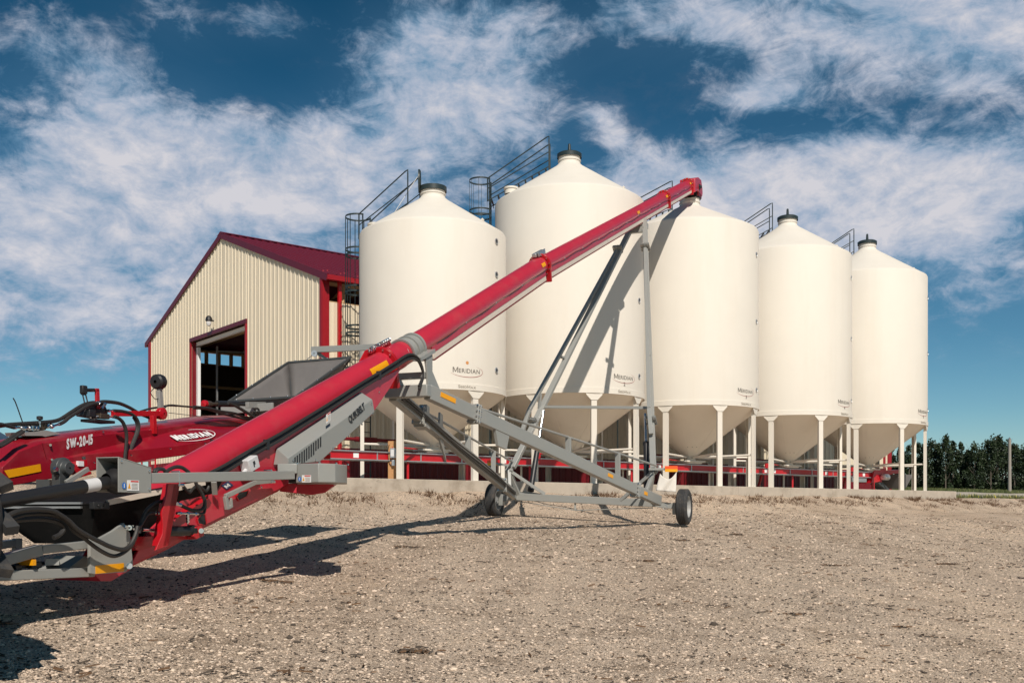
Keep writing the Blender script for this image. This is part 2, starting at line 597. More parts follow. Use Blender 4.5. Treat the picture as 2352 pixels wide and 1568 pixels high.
def build(name, mb, mats, parent=None, bevel=0.0, angle=35, label=None, kind=None, smooth=True):
    me = bpy.data.meshes.new(name)
    off = ROOTLOC.get(parent.name, Vector((0, 0, 0))) if parent else Vector((0, 0, 0))
    vs = [(a - off.x, b - off.y, c - off.z) for a, b, c in mb.v]
    me.from_pydata(vs, [], mb.f)
    if not isinstance(mats, (list, tuple)):
        mats = [mats]
    for m in mats:
        me.materials.append(m)
    if len(mats) > 1:
        me.polygons.foreach_set('material_index', mb.mi)
    bm = bmesh.new()
    bm.from_mesh(me)
    bmesh.ops.recalc_face_normals(bm, faces=bm.faces)
    bm.to_mesh(me)
    bm.free()
    if smooth:
        me.polygons.foreach_set('use_smooth', [True] * len(me.polygons))
        me.set_sharp_from_angle(angle=R(angle))
    me.update()
    o = bpy.data.objects.new(name, me)
    COL.objects.link(o)
    if parent:
        o.parent = parent
        ROOTLOC[o.name] = off
    if bevel:
        bv = o.modifiers.new('bevel', 'BEVEL')
        bv.width = bevel
        bv.segments = 2
        bv.limit_method = 'ANGLE'
        bv.angle_limit = R(40)
    if label:
        o['label'] = label
    if kind:
        o['kind'] = kind
    return o


def part(name, fn, mats, parent, **kw):
    mb = MB()
    fn(mb)
    return build(name, mb, mats, parent, **kw)


# ------------------------------------------------------------------ survey of the place (measured sight lines -> positions)
F = 2320.0
VIEWS = {'A': (.13713, 0, 872.8), 'B': (.17581, 0, 1056.6), 'C': (.13713, 321.6, 872.8), 'D': (.17581, 321.6, 1056.6),
         'E': (.1465, 808.5, 735.0), 'F': (.08594, 716.6, 882.0), 'J': (.12895, 1102.5, 1010.6), 'K': (.12895, 1433.3, 1010.6),
         '1': (.3516, 0, 826.9), '2': (.3046, 459.4, 716.6), '3': (.2579, 1056.6, 826.9), '6': (.2813, 753.4, 294.0), '7': (.293, 1332.2, 367.5), 'P': (1, 0, 0)}


def q(v, x, y):
    s, ox, oy = VIEWS[v]
    return x * s + ox, y * s + oy


def at(p, Z):
    return Vector(((p[0] - 1176) / F * Z, Z, EYE + (1170 - p[1]) / F * Z))


O2 = Vector((-3.6, 9.0))
E2 = Vector((.3563, .9344)).normalized()
R2 = Vector((E2.y, -E2.x))


def cw(a, w, h):
    """conveyor frame: a metres along, w metres to its right, h metres over eye level"""
    p = O2 + E2 * a + R2 * w
    return Vector((p.x, p.y, EYE + h))


def PL(p, w):
    """where the sight line of p meets the vertical plane w metres right of the conveyor axis"""
    k = (p[0] - 1176) / F
    Z = (w + O2.x * R2.x + O2.y * R2.y) / (k * R2.x + R2.y)
    return at(p, Z)


def pl(v, x, y, w):
    return PL(q(v, x, y), w)


EV = Vector((E2.x, E2.y, 0))
RV = Vector((R2.x, R2.y, 0))
UP = Vector((0, 0, 1))

ROW = Vector((.7826, .6227, 0))
NRM = Vector((.6227, -.7826, 0))      # front normal of the bin row and the barn's long wall


def hd(x, y):
    """ground height over eye level"""
    d = .7826 * y - .6227 * x
    xs = [-60, 0, 5, 10, 14.7, 17.5, 18.8, 19.8, 20.9, 22.5, 26.5, 28.3, 34, 70, 300, 4000]
    ys = [-5.5, -1.66, -1.22, -.77, -.36, -.20, -.12, .16, .45, .50, .55, .66, 1.12, 2.75, 9.5, 9.5]
    return np.interp(d, xs, ys)


def gz(x, y):
    return float(EYE + hd(x, y))


# ------------------------------------------------------------------ ground
def axis_vals(lo, hi, fine_lo, fine_hi, fine, grow):
    v = list(np.arange(fine_lo, fine_hi, fine))
    st, x = fine, fine_hi
    while x < hi:
        v.append(x)
        st *= grow
        x += st
    v.append(hi)
    st, x, lo_v = fine, fine_lo, []
    while x > lo:
        st *= grow
        x -= st
        lo_v.append(x)
    return np.array(sorted(lo_v + v))


def vnoise(x, y, sc, seed):
    r_ = np.random.default_rng(seed)
    tab = r_.random((64, 64))
    xs, ys = x / sc, y / sc
    xi, yi = np.floor(xs).astype(int), np.floor(ys).astype(int)
    fx, fy = xs - xi, ys - yi
    fx, fy = fx * fx * (3 - 2 * fx), fy * fy * (3 - 2 * fy)
    g = lambda a, b: tab[a % 64, b % 64]
    return (g(xi, yi) * (1 - fx) + g(xi + 1, yi) * fx) * (1 - fy) + (g(xi, yi + 1) * (1 - fx) + g(xi + 1, yi + 1) * fx) * fy - .5


def ground_z(x, y):
    n = vnoise(x, y, 3.1, 1) * .05 + vnoise(x, y, .9, 2) * .025 + vnoise(x, y, .3, 3) * .014
    d = .7826 * y - .6227 * x
    bank = np.clip(1 - np.abs(d - 20.2) / 2.2, 0, 1)
    n = n + bank * vnoise(x, y, .55, 4) * .10
    # smooth patch under the barn and the slab so nothing pokes through
    return EYE + hd(x, y) + n


gx = axis_vals(-900, 1500, -11, 26, .16, 1.12)
gy = axis_vals(-60, 2200, 4, 44, .16, 1.12)
GX, GY = np.meshgrid(gx, gy)
GZ = ground_z(GX, GY)
DD = .7826 * GY - .6227 * GX
UU = .7826 * GX + .6227 * GY
slab = (DD > 21.2) & (DD < 44.5) & (UU > 9.5) & (UU < 48.5)
GZ = np.where(slab, np.minimum(GZ, EYE + .58), GZ)
nx, ny = len(gx), len(gy)
verts = np.stack([GX.ravel(), GY.ravel(), GZ.ravel()], 1)
ii = (np.arange(ny - 1)[:, None] * nx + np.arange(nx - 1)[None, :]).ravel()
faces = np.stack([ii, ii + 1, ii + nx + 1, ii + nx], 1)
cxm = verts[faces].mean(1)
dm = .7826 * cxm[:, 1] - .6227 * cxm[:, 0]
um = .7826 * cxm[:, 0] + .6227 * cxm[:, 1]
wob = vnoise(cxm[:, 0], cxm[:, 1], 2.5, 8) * 2.0
isgrass = ((dm + wob > 23.0) & (um > 41.5)) | (dm + wob > 62)


def np_mesh(name, verts, faces, mats, mi=None, smooth=True, parent=None):
    me = bpy.data.meshes.new(name)
    nv, nf, k = len(verts), len(faces), faces.shape[1]
    me.vertices.add(nv)
    me.vertices.foreach_set('co', verts.astype(np.float32).ravel())
    me.loops.add(nf * k)
    me.loops.foreach_set('vertex_index', faces.astype(np.int32).ravel())
    me.polygons.add(nf)
    me.polygons.foreach_set('loop_start', np.arange(0, nf * k, k, dtype=np.int32))
    me.polygons.foreach_set('loop_total', np.full(nf, k, dtype=np.int32))
    for m in mats:
        me.materials.append(m)
    if mi is not None:
        me.polygons.foreach_set('material_index', mi.astype(np.int32))
    me.polygons.foreach_set('use_smooth', np.full(nf, smooth))
    me.update()
    me.validate()
    o = bpy.data.objects.new(name, me)
    COL.objects.link(o)
    if parent:
        o.parent = parent
    return o


def sub_mesh(name, sel, m):
    f = faces[sel]
    u, inv = np.unique(f, return_inverse=True)
    return np_mesh(name, verts[u], inv.reshape(f.shape), [m])


g = sub_mesh('gravel_yard', ~isgrass, M['gravel'])
tag(g, 'pale crushed gravel yard sloping up to the bins', kind='structure')
g = sub_mesh('grass_field', isgrass, M['grass'])
tag(g, 'rough green grass field behind the slab', kind='structure')


def uv2xy(u, d):
    """row frame: u along the bins, d back from the camera"""
    return ROW.x * u - .6227 * d, ROW.y * u + .7826 * d


def strip(name, u0, u1, d0, d1, m, lift, label, n=60):
    us, ds = np.linspace(u0, u1, n), np.linspace(d0, d1, 6)
    U, D = np.meshgrid(us, ds)
    D = D + vnoise(U, D, 4.0, 31) * .5
    X, Y = uv2xy(U, D)
    Z = ground_z(X, Y) + lift
    v = np.stack([X.ravel(), Y.ravel(), Z.ravel()], 1)
    i_ = (np.arange(5)[:, None] * n + np.arange(n - 1)[None, :]).ravel()
    o = np_mesh(name, v, np.stack([i_, i_ + 1, i_ + n + 1, i_ + n], 1), [m])
    return tag(o, label, kind='structure')


strip('farm_road', 42, 320, 28.8, 33.8, M['road'], .05, 'pale gravel road crossing the grass behind the yard', 160)
strip('path', 42.2, 49.5, 24.6, 25.9, M['road'], .06, 'short pale slab path at the right end of the pad', 30)

# ------------------------------------------------------------------ concrete pad
PADH = .75


def padpt(u, d, h):
    x, y = uv2xy(u, d)
    return Vector((x, y, EYE + h))


# pad panels poured side by side
PAD0, PAD1, PADD = 9.6, 39.8, 20.93
joints = [PAD0, 16.3, 21.1, 26.0, 31.2, 36.0, PAD1]
padroot = thing('concrete_pad', 'long weathered concrete slab under the row of bins', 'slab', padpt(PAD0, PADD, 0))
for i in range(len(joints) - 1):
    part('slab_panel', lambda mb: mb.prism([padpt(joints[i] + .008, PADD, -.4), padpt(joints[i + 1] - .008, PADD, -.4), padpt(joints[i + 1] - .008, 28.25, -.4), padpt(joints[i] + .008, 28.25, -.4)], (0, 0, PADH + .4)), M['concrete'], padroot, bevel=.012)

# ------------------------------------------------------------------ barn
barn = thing('metal_barn', 'cream ribbed steel barn with maroon roof and open doorway behind the bins', 'barn', padpt(15.0, 28.3, PADH))
BU0 = -5.9 * .7826 + 31.5 * .6227          # row coordinate of the gable wall
BD0 = 28.32
BW, BL = 15.8, 32.2
EAVE, RIDGE = 7.34, 10.24


def bp(t, u, h):
    return padpt(BU0 + u, BD0 + t, h)


def ribwall(mb, origin, along, out, L, zlo, zhi, pitch=.305, th=.03):
    """ribbed sheet: flats with trapezoid ribs; zlo/zhi are functions of the distance along"""
    pts = [(0, 0)]
    s_ = .02
    while s_ + pitch < L + .2:
        for ds_, o_ in ((.0, 0), (.025, th), (.075, th), (.10, 0), (.185, 0), (.195, .008), (.215, .008), (.225, 0)):
            if s_ + ds_ < L:
                pts.append((s_ + ds_, o_))
        s_ += pitch
    pts.append((L, 0))
    vs, fs = [], []
    for s1, o1 in pts:
        b_ = origin + along * s1 + out * o1
        vs.append(Vector((b_.x, b_.y, EYE + zlo(s1))))
        vs.append(Vector((b_.x, b_.y, EYE + zhi(s1))))
    for i in range(len(pts) - 1):
        fs.append((2 * i, 2 * i + 2, 2 * i + 3, 2 * i + 1))
    mb.add(vs, fs)


GV = Vector((-.6227, .7826, 0))            # along the gable wall, to the back
roofh = lambda t: EAVE + (RIDGE - EAVE) * (1 - abs(t - BW / 2) / (BW / 2))
D0, D1, DH = 5.68, 10.88, 6.63
WAIN = 1.95


def gable(mb, outv, u):
    o_ = bp(0, u, 0)
    o_.z = 0
    def seg(t0, t1, lo, hi):
        ribwall(mb, o_ + GV * t0, GV, outv, t1 - t0, lambda s: lo(s + t0), lambda s: hi(s + t0))
    return seg


mb = MB()
s_ = gable(mb, -ROW, 0)
s_(0, D0, lambda t: WAIN, roofh)
s_(D0, BW / 2, lambda t: DH, roofh)
s_(BW / 2, D1, lambda t: DH, roofh)
s_(D1, BW, lambda t: WAIN, roofh)
build('gable_wall', mb, M['barncream'], barn)
mb = MB()
s_ = gable(mb, -ROW, -.003)
s_(0, D0, lambda t: .55, lambda t: WAIN)
s_(D1, BW, lambda t: .55, lambda t: WAIN)
build('wainscot', mb, M['darkmaroon'], barn)
mb = MB()
s_ = gable(mb, ROW, BL)
s_(0, BW / 2, lambda t: .7, roofh)
s_(BW / 2, BW, lambda t: .7, roofh)
build('gable_wall', mb, M['barncream'], barn)
# long walls: sheet up to the open eave strip
for t_, nv in ((0, NRM), (BW, -NRM)):
    mb = MB()
    o_ = bp(t_, 0, 0)
    o_.z = 0
    ribwall(mb, o_, ROW, nv, BL, lambda s: WAIN, lambda s: 6.5)
    build('side_wall', mb, M['barncream'], barn)
    mb = MB()
    o_ = bp(t_, 0, 0) + nv * .004
    o_.z = 0
    ribwall(mb, o_, ROW, nv, BL, lambda s: .5, lambda s: WAIN)
    build('wainscot', mb, M['darkmaroon'], barn)
    # inner lining, plate and studs of the opening
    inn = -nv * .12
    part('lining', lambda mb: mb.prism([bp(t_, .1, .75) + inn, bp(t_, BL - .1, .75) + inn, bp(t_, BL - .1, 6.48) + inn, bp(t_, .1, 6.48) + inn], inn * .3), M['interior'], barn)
    part('wall_plate', lambda mb: (mb.beam(bp(t_, .1, 6.52) + inn, bp(t_, BL - .1, 6.52) + inn, .14, .05), mb.beam(bp(t_, .1, 7.1) + inn, bp(t_, BL - .1, 7.1) + inn, .14, .10)), M['stud'], barn)
    for k in range(26 if t_ == 0 else 54):
        u_ = .75 + k * (1.2 if t_ == 0 else .58)
        part('stud', lambda mb: mb.beam(bp(t_, u_, 6.54) + inn, bp(t_, u_, 7.06) + inn, .14, .14), M['stud'], barn)
# roof: two ribbed slopes with eave overhang
for side in (0, 1):
    def slope(mb):
        ov = .38
        hov = EAVE - (RIDGE - EAVE) / (BW / 2) * ov
        te, tr = (-ov, BW / 2) if side == 0 else (BW + ov, BW / 2)
        u_, pts = -.07, []
        while u_ < BL + .1:
            for du, o_ in ((0, 0), (.02, .03), (.06, .03), (.08, 0)):
                pts.append((u_ + du, o_))
            u_ += .305
        vs, fs = [], []
        for u1, o1 in pts:
            vs.append(bp(te, u1, hov + .06 + o1))
            vs.append(bp(tr, u1, RIDGE + .06 + o1))
        for i in range(len(pts) - 1):
            fs.append((2 * i, 2 * i + 2, 2 * i + 3, 2 * i + 1))
        mb.add(vs, fs)
        # underside
        mb.add([bp(te, -.06, hov), bp(te, BL + .1, hov), bp(tr, BL + .1, RIDGE), bp(tr, -.06, RIDGE)], [(0, 1, 2, 3)])
    part('roof', slope, M['maroon'], barn)
    te = -.38 if side == 0 else BW + .38
    hov = EAVE - (RIDGE - EAVE) / (BW / 2) * .38
    part('gutter', lambda mb: mb.beam(bp(te, -.07, hov - .02), bp(te, BL + .1, hov - .02), .12, .15), M['trimred'], barn)
    tm = -.38 if side == 0 else BW + .38
    part('rake_trim', lambda mb: mb.beam(bp(tm, -.06, hov - .03), bp(BW / 2, -.06, RIDGE - .03), .035, .21), M['maroon'], barn)
    part('soffit', lambda mb: mb.prism([bp(te, -.04, hov - .02), bp(te, BL + .08, hov - .02), bp(0 if side == 0 else BW, BL + .08, EAVE - .16), bp(0 if side == 0 else BW, -.04, EAVE - .16)], (0, 0, -.02)), M['trimred'], barn)
part('ridge_cap', lambda mb: mb.prism([bp(BW / 2 - .3, -.08, RIDGE + .0), bp(BW / 2, -.08, RIDGE + .12), bp(BW / 2 + .3, -.08, RIDGE + .0)], ROW * (BL + .18)), M['maroon'], barn)
# snow guards: a line of small stubs above the eave
part('snow_guard', lambda mb: [mb.box(bp(.35 + (k % 2) * .3, .2 + k * .31, EAVE + .17 + (k % 2) * .11), .05, .05, .09) for k in range(100)], M['trimred'], barn, kind='stuff')
# corner trim and downpipe
part('corner_trim', lambda mb: (mb.box(bp(-.03, .07, 4.0), .24, .06, 6.45, ROW, NRM), mb.box(bp(.05, -.035, 4.0), .05, .13, 6.45, ROW, NRM)), M['trimred'], barn)
part('corner_trim', lambda mb: mb.box(bp(BW - .1, -.035, 4.05), .05, .24, 6.55, ROW, NRM), M['trimred'], barn)
part('corner_trim', lambda mb: (mb.box(bp(-.03, BL - .12, 4.0), .30, .06, 6.5, ROW, NRM), mb.box(bp(-.045, BL - .62, 4.0), .16, .05, 6.5, ROW, NRM)), M['trimred'], barn)
part('downpipe', lambda mb: mb.box(bp(-.12, .52, 4.0), .11, .09, 6.3, ROW, NRM), M['redb'], barn)
# doorway: trims, deep reveal, track
mb = MB()
mb.box(bp(D1 + .05, -.045, (DH + .12 + .7) / 2), .06, .11, DH + .12 - .7, ROW, GV)
build('door_trim', mb, M['trimred'], barn)
part('door_trim', lambda mb: mb.box(bp(D0 - .03, -.045, (DH + .12 + .7) / 2), .06, .09, DH + .12 - .7, ROW, GV), M['trimred'], barn)
part('door_header', lambda mb: mb.box(bp((D0 + D1) / 2, -.05, DH + .07), .07, D1 - D0 + .20, .14, ROW, GV), M['maroon'], barn)
part('door_reveal', lambda mb: mb.box(bp(D1 - .012, .08, (DH + .7) / 2), .16, .02, DH - .7, ROW, GV), M['darkmaroon'], barn)
part('door_jamb', lambda mb: mb.box(bp(D1 - .09, .22, (DH - .2 + .7) / 2), .12, .16, DH - .2 - .7, ROW, GV), M['white'], barn)
part('door_jamb', lambda mb: mb.box(bp((D0 + D1) / 2, .22, DH - .07), .12, D1 - D0, .14, ROW, GV), M['white'], barn)
part('door_track', lambda mb: (mb.box(bp(D1 - .42, .85, 3.6), .06, .07, 5.8, ROW, GV), mb.beam(bp(D1 - .42, .85, 6.3), bp(D1 - .42, 4.5, 6.5), .06, .06), mb.beam(bp(D0 + .3, .85, 6.3), bp(D0 + .3, 4.5, 6.5), .06, .06)), M['galv'], barn)
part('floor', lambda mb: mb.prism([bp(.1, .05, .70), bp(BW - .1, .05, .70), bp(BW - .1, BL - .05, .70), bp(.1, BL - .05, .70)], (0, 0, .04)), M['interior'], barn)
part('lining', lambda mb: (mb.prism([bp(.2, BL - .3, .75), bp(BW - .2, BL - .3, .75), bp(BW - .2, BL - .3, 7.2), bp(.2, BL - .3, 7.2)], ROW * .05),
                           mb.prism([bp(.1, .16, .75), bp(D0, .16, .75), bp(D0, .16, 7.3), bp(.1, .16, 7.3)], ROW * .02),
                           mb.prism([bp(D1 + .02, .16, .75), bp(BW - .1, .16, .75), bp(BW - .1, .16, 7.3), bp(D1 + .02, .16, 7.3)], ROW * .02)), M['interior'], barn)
for k in range(7):
    part('roof_truss', lambda mb: (mb.beam(bp(.2, 1.5 + k * 4.5, 7.0), bp(BW - .2, 1.5 + k * 4.5, 7.0), .09, .14), mb.beam(bp(.2, 1.5 + k * 4.5, 7.15), bp(BW / 2, 1.5 + k * 4.5, 9.9), .09, .12), mb.beam(bp(BW - .2, 1.5 + k * 4.5, 7.15), bp(BW / 2, 1.5 + k * 4.5, 9.9), .09, .12)), M['stud'], barn)
for k in range(4):
    part('wall_girt', lambda mb: mb.beam(bp(BW - .22, .3, 1.6 + k * 1.3), bp(BW - .22, BL - .4, 1.6 + k * 1.3), .05, .12), M['stud'], barn)
lampc = bp(8.47, -.1, 7.1)
wl_ = part('wall_lamp', lambda mb: (mb.rev(lampc - ROW * .18, [(.05, .18), (.11, .12), (.13, .0), (.11, -.03)], 20), mb.beam(lampc, lampc - ROW * .2 + UP * .05, .05, .05)), M['black'], barn)
part('bulb', lambda mb: mb.rev(lampc - ROW * .18, [(.09, -.02), (.10, -.10), (.06, -.19), (.01, -.21)], 16), M['whitebox'], wl_)

# ------------------------------------------------------------------ lettering
FONT_CACHE = {}


def text_pts(body, size=1.0, bold=.0, sx=1.0):
    cu = bpy.data.curves.new('lettering', 'FONT')
    cu.body = body
    cu.size = size
    cu.offset = bold
    cu.resolution_u = 3
    cu.fill_mode = 'FRONT'
    o = bpy.data.objects.new('lettering_source', cu)
    COL.objects.link(o)
    dg = bpy.context.evaluated_depsgraph_get()
    dg.update()
    me = o.evaluated_get(dg).to_mesh()
    vs = [(v.co.x * sx, v.co.y) for v in me.vertices]
    fs = [tuple(p.vertices) for p in me.polygons]
    o.evaluated_get(dg).to_mesh_clear()
    bpy.data.objects.remove(o)
    bpy.data.curves.remove(cu)
    return vs, fs


def glyph(ch, size, bold, sx=1.0):
    """one letter; M and W are laid out stroke by stroke"""
    if ch not in 'MW':
        return text_pts(ch, size, bold, sx)
    h, w, t_ = .70 * size, (.70 if ch == 'M' else .92) * size * sx, .105 * size * min(1, sx * 1.2) + bold * 1.4
    vs, fs = [], []
    def quad(*p):
        o = len(vs)
        vs.extend(p)
        fs.append((o, o + 1, o + 2, o + 3))
    if ch == 'M':
        quad((0, 0), (t_, 0), (t_, h), (0, h))
        quad((w - t_, 0), (w, 0), (w, h), (w - t_, h))
        quad((w / 2 - t_ * .55, h * .12), (w / 2 + t_ * .55, h * .12), (t_ * 1.25, h * 1.0), (t_ * .99, h * .999 - t_ * 1.4))
        quad((w / 2 + t_ * .55, h * .1201), (w / 2 + t_ * .0, h * .1201 + t_ * .9), (w - t_ * 1.25, h), (w - t_ * .99, h - t_ * 1.4))
    else:
        q_ = w / 4
        for x0, x1, y0, y1 in ((0, q_, h, 0), (2 * q_, q_, h, 0), (2 * q_, 3 * q_, h, 0), (4 * q_, 3 * q_, h, 0)):
            quad((x0 - t_ * .5, y0), (x0 + t_ * .5, y0), (x1 + t_ * .5, y1), (x1 - t_ * .5, y1))
    return vs, fs


def word(body, size, bold, sx=1.0, gap=.07):
    vs, fs, x = [], [], 0.0
    for ch in body:
        v, f = glyph(ch, size, bold, sx)
        mn, mx = min(a for a, _ in v), max(a for a, _ in v)
        o = len(vs)
        vs += [(a - mn + x, b) for a, b in v]
        fs += [tuple(i + o for i in t) for t in f]
        x += mx - mn + size * gap * sx
    return vs, fs


def smallcaps(body, size, bold, sx=1.0, small=.78, gap=.04):
    """first letter of each marked word tall, the rest small capitals"""
    vs, fs, x = [], [], 0.0
    for ch, big in body:
        sz = size if big else size * small
        v, f = glyph(ch, sz, bold, sx)
        if not v:
            x += size * .3
            continue
        mn, mx = min(a for a, _ in v), max(a for a, _ in v)
        o = len(vs)
        vs += [(a - mn + x, b) for a, b in v]
        fs += [tuple(i + o for i in t) for t in f]
        # short serifs top and bottom of straight strokes are carried by wide feet
        x += mx - mn + size * gap + size * .05
    return vs, fs, x


MER = [(c, i == 0) for i, c in enumerate('MERIDIAN')]
SEED = [(c, c in 'SM' and i in (0, 4)) for i, c in enumerate('SEEDMAX')]


def letters(name, vs, fs, fn, m, parent, label=None):
    mb = MB()
    mb.add([fn(a, b) for a, b in vs], fs)
    return build(name, mb, m, parent, label=label, smooth=False)


def arc_pts(cx_, cy_, rx, ry, t0, t1, w0, w1, n=28):
    """a swoosh: tapered elliptical arc as a strip"""
    vs, fs = [], []
    for i in range(n + 1):
        u = i / n
        t = R(t0 + (t1 - t0) * u)
        w = w0 + (w1 - w0) * math.sin(math.pi * min(1, u * 1.0)) ** .8
        vs.append((cx_ + (rx + w) * math.cos(t), cy_ + (ry + w) * math.sin(t)))
        vs.append((cx_ + (rx - w * .2) * math.cos(t), cy_ + (ry - w * .2) * math.sin(t)))
    for i in range(n):
        fs.append((2 * i, 2 * i + 1, 2 * i + 3, 2 * i + 2))
    return vs, fs


# ------------------------------------------------------------------ grain bins
mer_v, mer_f, mer_w = smallcaps(MER, .205, .001, 1.05)
seed_v, seed_f, seed_w = smallcaps(SEED, .115, .002, 1.15)


def grain_bin(c, Rb, skirt, eave, neck, nleg, leg0, num, label, text_phi, lad_phi, lid, textdz=0.0):
    X, Y = c
    C0 = Vector((X, Y, 0))
    t = thing('grain_bin', label, 'grain bin', (X, Y, EYE + PADH), 'cream grain bins standing in a row on the slab')

    def pt(phi, r, h):
        """phi degrees from straight towards -Y turning to +X"""
        a = R(phi)
        return Vector((X + math.sin(a) * r, Y - math.cos(a) * r, EYE + h))
    e = EYE
    nr = .34
    # tank with a softly rounded shoulder
    prof = [(Rb, skirt + .17), (Rb, eave - .02), (Rb - .02, eave + .02), (Rb - .12, eave + .08)]
    part('tank', lambda mb: mb.rev(C0, [(r, e + z) for r, z in prof], 96), M['bin'], t, angle=50)
    sl = (neck - (eave + .08)) / (Rb - .12 - nr)
    part('roof', lambda mb: mb.rev(C0, [(Rb - .12, e + eave + .08), (Rb * .6, e + eave + .08 + sl * (Rb * .4 - .12)), (nr + .12, e + neck - .12 * sl + .0), (nr + .03, e + neck + .0), (nr, e + neck + .05)], 96), M['bin'], t, angle=50)
    part('skirt_band', lambda mb: mb.rev(C0, [(Rb - .02, e + skirt), (Rb + .018, e + skirt), (Rb + .018, e + skirt + .165), (Rb + .004, e + skirt + .172), (Rb - .02, e + skirt + .172)], 96), M['bin'], t)
    part('filler_neck', lambda mb: mb.rev(C0, [(nr, e + neck), (nr, e + neck + .1), (nr + .02, e + neck + .11), (nr + .02, e + neck + .14), (nr, e + neck + .15), (nr, e + neck + .26)], 40), M['bin'], t)
    cone = part('hopper_cone', lambda mb: (mb.rev(C0, [(Rb - .03, e + skirt + .01), (.24, e + 1.86), (.20, e + 1.78), (.2, e + 1.68)], 72)), M['cone'], t, angle=50)
    # weld seams down the cone
    def seams(mb):
        for k in range(8):
            mb.tube([pt(leg0 + 10 + k * 45, Rb - .05, skirt), pt(leg0 + 10 + k * 45, .25, 1.865)], .006, 5)
    part('weld_seam', seams, M['cone'], cone)
    for k in (-1, 0, 1):
        ph = 8 - math.degrees(math.atan2(X, Y)) + k * 14
        rr = .62
        zz = 1.86 + (skirt - 1.86) * (rr - .24) / (Rb - .27)
        part('bolt', lambda mb: mb.rev(pt(ph, rr + .006, zz - .012), [(.014, -.012), (.014, .0)], 8, cap0=True, cap1=True), M['dgrey'], cone)
    part('outlet_flange', lambda mb: (mb.box((X, Y, e + 1.66), .95, .62, .045, ROW, NRM), mb.box((X, Y, e + 1.61), .7, .5, .05, ROW, NRM)), M['bin'], t, bevel=.004)
    # lid
    if lid == 'closed':
        l = part('lid', lambda mb: mb.rev(C0, [(nr + .04, e + neck + .22), (nr + .045, e + neck + .34), (nr, e + neck + .37), (.12, e + neck + .43), (.01, e + neck + .44)], 40), M['rail'], t)
        part('handle', lambda mb: mb.tube([(X, Y, e + neck + .42), (X, Y, e + neck + .66), (X, Y, e + neck + .68)], [.055, .04, .02], 10), M['rail'], l)
    elif lid == 'open':
        part('rim', lambda mb: mb.rev(C0, [(nr + .005, e + neck + .2), (nr + .045, e + neck + .2), (nr + .045, e + neck + .33), (nr + .005, e + neck + .33)], 40), M['rail'], t)
        hp = pt(lad_phi - 0, nr + .05, neck + .45)
        dv = pt(lad_phi, 1, 0) - pt(lad_phi, 0, 0)
        l = part('lid', lambda mb: mb.rev(Vector((X - .36, Y - .02, EYE + neck + .50)), [(.01, .03), (.28, .02), (.32, -.01), (.32, -.05), (.01, -.05)], 36, axis=(1, .06, 0)), M['rail'], t)
        part('cord', lambda mb: mb.tube([Vector((X - .34, Y, EYE + neck + .78)), pt(lad_phi + 12, Rb * .62, eave + .62)], .010, 6), M['white'], l)
    else:
        part('rim', lambda mb: mb.rev(C0, [(nr + .005, e + neck + .26), (nr + .035, e + neck + .25), (nr + .035, e + neck + .30), (nr + .005, e + neck + .31)], 40), M['rail'], t)
    # roof manway and lifting eye
    part('manway', lambda mb: mb.rev(pt(lad_phi + 22, Rb - .42, eave + .08 + sl * .30), [(.20, -.05), (.20, .10), (.23, .10), (.23, .15), (.02, .18)], 24, axis=(0, 0, 1)), M['bin'], t)
    part('lifting_lug', lambda mb: mb.rev(pt(62, Rb * .78, eave + .09 + sl * (Rb * .22 - .12)), [(.01, -.03), (.045, -.02), (.045, .03), (.01, .035)], 12, axis=(.7, -.4, .5)), M['bin'], t)
    # legs
    for k in range(nleg):
        ph = leg0 + k * 360 / nleg
        a = R(ph)
        out = Vector((math.sin(a), -math.cos(a), 0))
        tan = Vector((math.cos(a), math.sin(a), 0))
        base = pt(ph, Rb - .035, 0)
        def leg(mb):
            # channel section: web outward, two flanges inward
            z0, z1 = e + PADH, e + skirt + .10
            b0 = Vector((base.x, base.y, 0))
            mb.box(b0 + UP * (z0 + z1) / 2, .17, .014, z1 - z0, tan, out)
            for s2 in (-1, 1):
                mb.box(b0 + tan * s2 * .078 - out * .052 + UP * (z0 + z1) / 2, .014, .09, z1 - z0 - .01, tan, out)
            mb.box(b0 - out * .05 + UP * (z0 + .008), .26, .2, .016, tan, out)
        lo = part('leg', leg, M['bin'], t)
        def gus(mb):
            zt = e + skirt + .002
            b0 = Vector((base.x, base.y, 0)) + out * .012
            mb.prism([b0 - tan * .25 + UP * zt, b0 + tan * .25 + UP * zt, b0 + tan * .25 + UP * (zt - .05), b0 + tan * .10 + UP * (zt - .20), b0 - tan * .10 + UP * (zt - .20), b0 - tan * .25 + UP * (zt - .05)], out * .012)
        part('gusset', gus, M['bin'], lo)
        part('brace_pipe', lambda mb: mb.tube([pt(ph, .22, 1.80), pt(ph, Rb - .1, 1.83)], .034, 10), M['bin'], t)
    # sight glasses up the side
    hs = [skirt + .62, skirt + 2.35, eave - 1.25, eave - .35] if Rb < 2.2 else [skirt + .62, skirt + 2.9, eave - .9]
    for h_ in hs:
        ph = 61
        out = pt(ph, 1, 0) - pt(ph, 0, 0)
        sg = part('sight_glass', lambda mb: mb.rev(pt(ph, Rb, h_), [(.085, -.01), (.085, .02), (.06, .026), (.055, .012), (.001, .010)], 18, axis=out), M['galv'], t)
        part('pane', lambda mb: mb.rev(pt(ph, Rb, h_), [(.054, .014), (.001, .016)], 14, axis=out), M['black'], sg)
    # lettering wrapped on the wall
    def wrap(cx0, h0, rr):
        def fn(a, b):
            return pt(text_phi + math.degrees((a - cx0) / rr), rr, h0 + b)
        return fn
    rt = Rb + .004
    hb = skirt + .45 + textdz
    letters('lettering', mer_v, mer_f, wrap(mer_w / 2, hb, rt), M['logogrey'], t)
